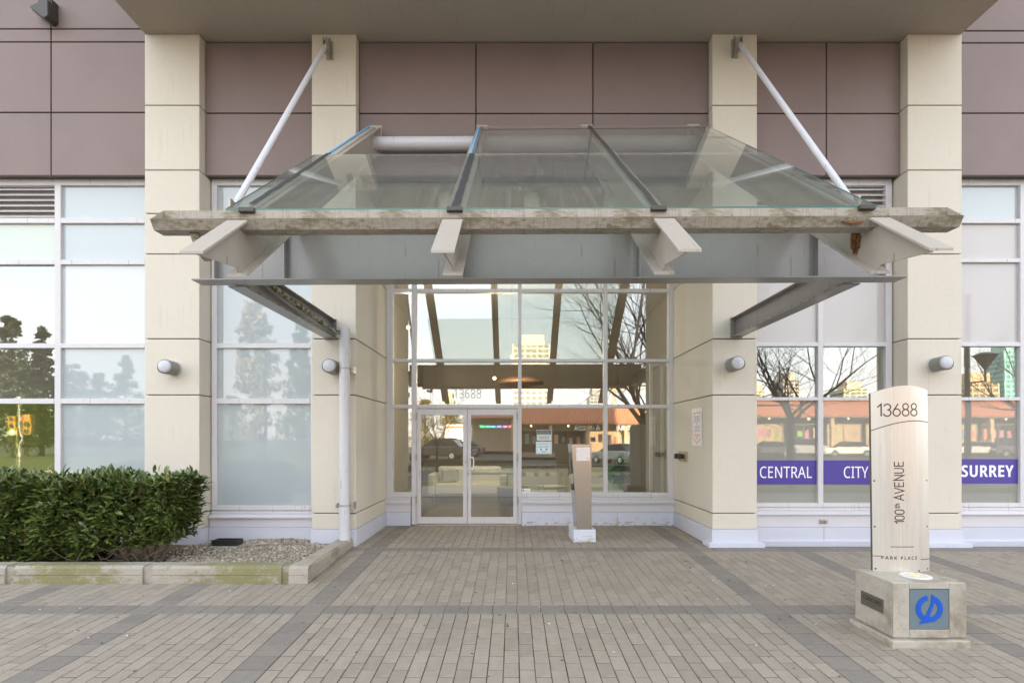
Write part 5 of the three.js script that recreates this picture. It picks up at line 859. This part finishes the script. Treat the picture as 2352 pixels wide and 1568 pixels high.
// street furniture on the far side
{
  const D = 26, lamp = thing('street_lamp', 'dark street lamp on a bent arm mirrored in the frosted window left of the door', 'street lamp', [mx(607, D), G0, mz(D, DW)]), h = my(812, D) - G0;
  mesh('post', tube(V(0, 0, 0), V(0, h, 0), 0.09, 0.06, 12), M.bronze, lamp); mesh('arm', [tube(V(0, h - 0.1, 0), V(-0.95, h - 0.08, 0), 0.025, 0.025, 8), tube(V(0, h - 0.28, 0), V(-0.8, h - 0.2, 0), 0.02, 0.02, 8)], M.bronze, lamp); mesh('lantern', metric(new THREE.LatheGeometry([[0.001, 0], [0.05, 0], [0.1, -0.16], [0.26, -0.3], [0.26, -0.34], [0.001, -0.36]].map(([a, b]) => new THREE.Vector2(a, b)).reverse(), 20).translate(-0.95, h - 0.1, 0)), M.bronze, lamp);
  const D2 = 24, l2 = thing('street_lamp', 'dark street lamp with a bowl lantern mirrored in the far right window', 'street lamp', [mx(2228, D2), G0, mz(D2, DW)]), h2 = my(795, D2) - G0 + 2;
  mesh('post', tube(V(0, 0, 0), V(0, h2, 0), 0.13, 0.1, 12), M.bronze, l2); mesh('arm', [tube(V(0, my(885, D2) - G0, 0), V(0.8, my(880, D2) - G0, 0), 0.04, 0.04, 8), tube(V(0.8, my(880, D2) - G0, 0), V(0.8, my(850, D2) - G0, 0), 0.05, 0.04, 8)], M.bronze, l2); mesh('lantern', [metric(new THREE.LatheGeometry([[0.06, 0], [0.38, 0.5], [0.42, 0.56], [0.5, 0.6], [0.2, 0.72], [0.001, 0.75]].map(([a, b]) => new THREE.Vector2(a, b)), 20).translate(0.8, my(852, D2) - G0, 0))], M.bronze, l2);
  // traffic signals
  const D3 = 34, sig = thing('traffic_signal', 'yellow traffic signals, one showing red, mirrored in the far left window', 'traffic light', [mx(57, D3), G0, mz(D3, DW)]), yel = std([0.40, 0.22, 0.02], 0.6);
  mesh('post', tube(V(-0.5, 0, 0.05), V(-0.5, 5, 0.05), 0.09, 0.07, 10), M.zinc, sig);
  for (const [ox, dy, on] of [[0, 0, 0], [-0.86, -0.12, 2]]) { const y = my(990, D3) - G0 + dy, s = part('signal_head', sig); mesh('housing', box(ox - 0.24, ox + 0.24, y - 0.6, y + 0.6, -0.1, 0.12, 0.03), yel, s); for (let k = 0; k < 3; k++) mesh(k === on ? 'signal_light' : 'lens', tube(V(ox, y + 0.38 - k * 0.38, -0.1), V(ox, y + 0.38 - k * 0.38, -0.13), 0.14, 0.14, 18), k === on ? new THREE.MeshStandardMaterial({ color: lin(0.3, 0.05, 0.03), emissive: on ? lin(0.1, 1, 0.4) : lin(1, 0.10, 0.04), emissiveIntensity: 2.2 }) : M.black, s); }
}
// cars
function car(label, x, z, turn, c, suv = 0) {
  const t = thing('parked_car', label, 'car', [x, LOT, z], turn), hh = suv ? 0.28 : 0, paint = phys(c, 0.3, { clearcoat: 1, clearcoatRoughness: 0.05 });
  const body = extrude([[-2.15, 0.32], [-2.2, 0.62], [-2.1, 0.86 + hh * 0.4], [-0.95 - hh, 0.92 + hh * 0.5], [1.35 + hh, 0.95 + hh * 0.5], [2.1, 0.90 + hh * 0.5], [2.2, 0.6], [2.12, 0.32]], 1.6, 0.08); body.translate(0, 0, -0.8); mesh('body', metric(body), paint, t);
  const cab = extrude([[-0.98 - hh, 0.9 + hh * 0.4], [-0.25, 1.38 + hh], [1.0 + hh, 1.40 + hh], [1.75 + hh * 0.8, 0.93 + hh * 0.4]], 1.38, 0.05); cab.translate(0, 0, -0.69); mesh('windows', metric(cab), std([0.03, 0.035, 0.04], 0.08), t);
  const rf = extrude([[-0.3, 1.395 + hh], [-0.2, 1.43 + hh], [0.95 + hh, 1.45 + hh], [1.1 + hh, 1.41 + hh]], 1.3, 0.03); rf.translate(0, 0, -0.65); mesh('roof', metric(rf), paint, t);
  for (const wx of [-1.35, 1.35]) for (const s of [-1, 1]) { const w = mesh('wheel', metric(new THREE.CylinderGeometry(0.33, 0.33, 0.2, 20).rotateX(Math.PI / 2).translate(wx, 0.33, s * 0.8)), M.black, t); mesh('rim', metric(new THREE.CylinderGeometry(0.2, 0.2, 0.02, 16).rotateX(Math.PI / 2).translate(wx, 0.33, s * 0.91)), M.chrome, w); }
  for (const s of [-1, 1]) { mesh('headlight', box(-2.24, -2.14, 0.62, 0.76, s * 0.6 - 0.18, s * 0.6 + 0.18, 0.03), M.white, t); mesh('tail_light', box(2.15, 2.25, 0.66, 0.82, s * 0.62 - 0.14, s * 0.62 + 0.14, 0.03), std([0.35, 0.02, 0.02], 0.3), t); }
}
const cz = 33, cD = cz + 2 * DW;
car('white parked car mirrored above the word CITY', mx(1945, cD), cz, 0.1, [0.75, 0.75, 0.74]);
car('silver parked van mirrored above the word CENTRAL', mx(1848, cD), cz + 0.6, 0.15, [0.38, 0.38, 0.38], 1);
car('dark parked car mirrored at the left of the CENTRAL window', mx(1752, cD), cz - 1, 0.1, [0.06, 0.06, 0.07]);
car('grey parked car mirrored behind the standing sign', mx(2050, cD), cz, -0.1, [0.2, 0.2, 0.21], 1);
car('pale parked car mirrored above the word SURREY', mx(2262, cD), cz + 1, 0.0, [0.6, 0.58, 0.55]);
car('dark grey car mirrored beside the pale one at far right', mx(2335, cD), cz, 0.1, [0.1, 0.1, 0.11], 1);
car('dark sport utility car mirrored in the left door leaf', mx(1008, 44), mz(44), 0.2, [0.035, 0.03, 0.03], 1);
car('silver car mirrored beside the steel pedestal', mx(1412, 48), mz(48), 0.9, [0.4, 0.4, 0.4], 1);
car('grey car mirrored between the door leaves', mx(1060, 52), mz(52), 0.1, [0.12, 0.13, 0.15]);
// billboard beside the mall
{ const D = 58, t = thing('street_sign_board', 'pale advertising board mirrored in the left door leaf', 'sign board', [mx(1046, D), G0, mz(D)]); mesh('board', box(-1.1, 1.1, 2.0, 3.6, -0.1, 0.1, 0.02), std([0.7, 0.62, 0.52], 0.6), t); for (const x of [-0.8, 0.8]) mesh('post', box(x - 0.08, x + 0.08, 0, 2.0, -0.08, 0.08), M.zinc, t); mesh('stripe', box(-1.0, 1.0, 3.2, 3.4, -0.115, -0.1), std([0.6, 0.2, 0.1], 0.6), t); }
renderer.render(scene, camera);
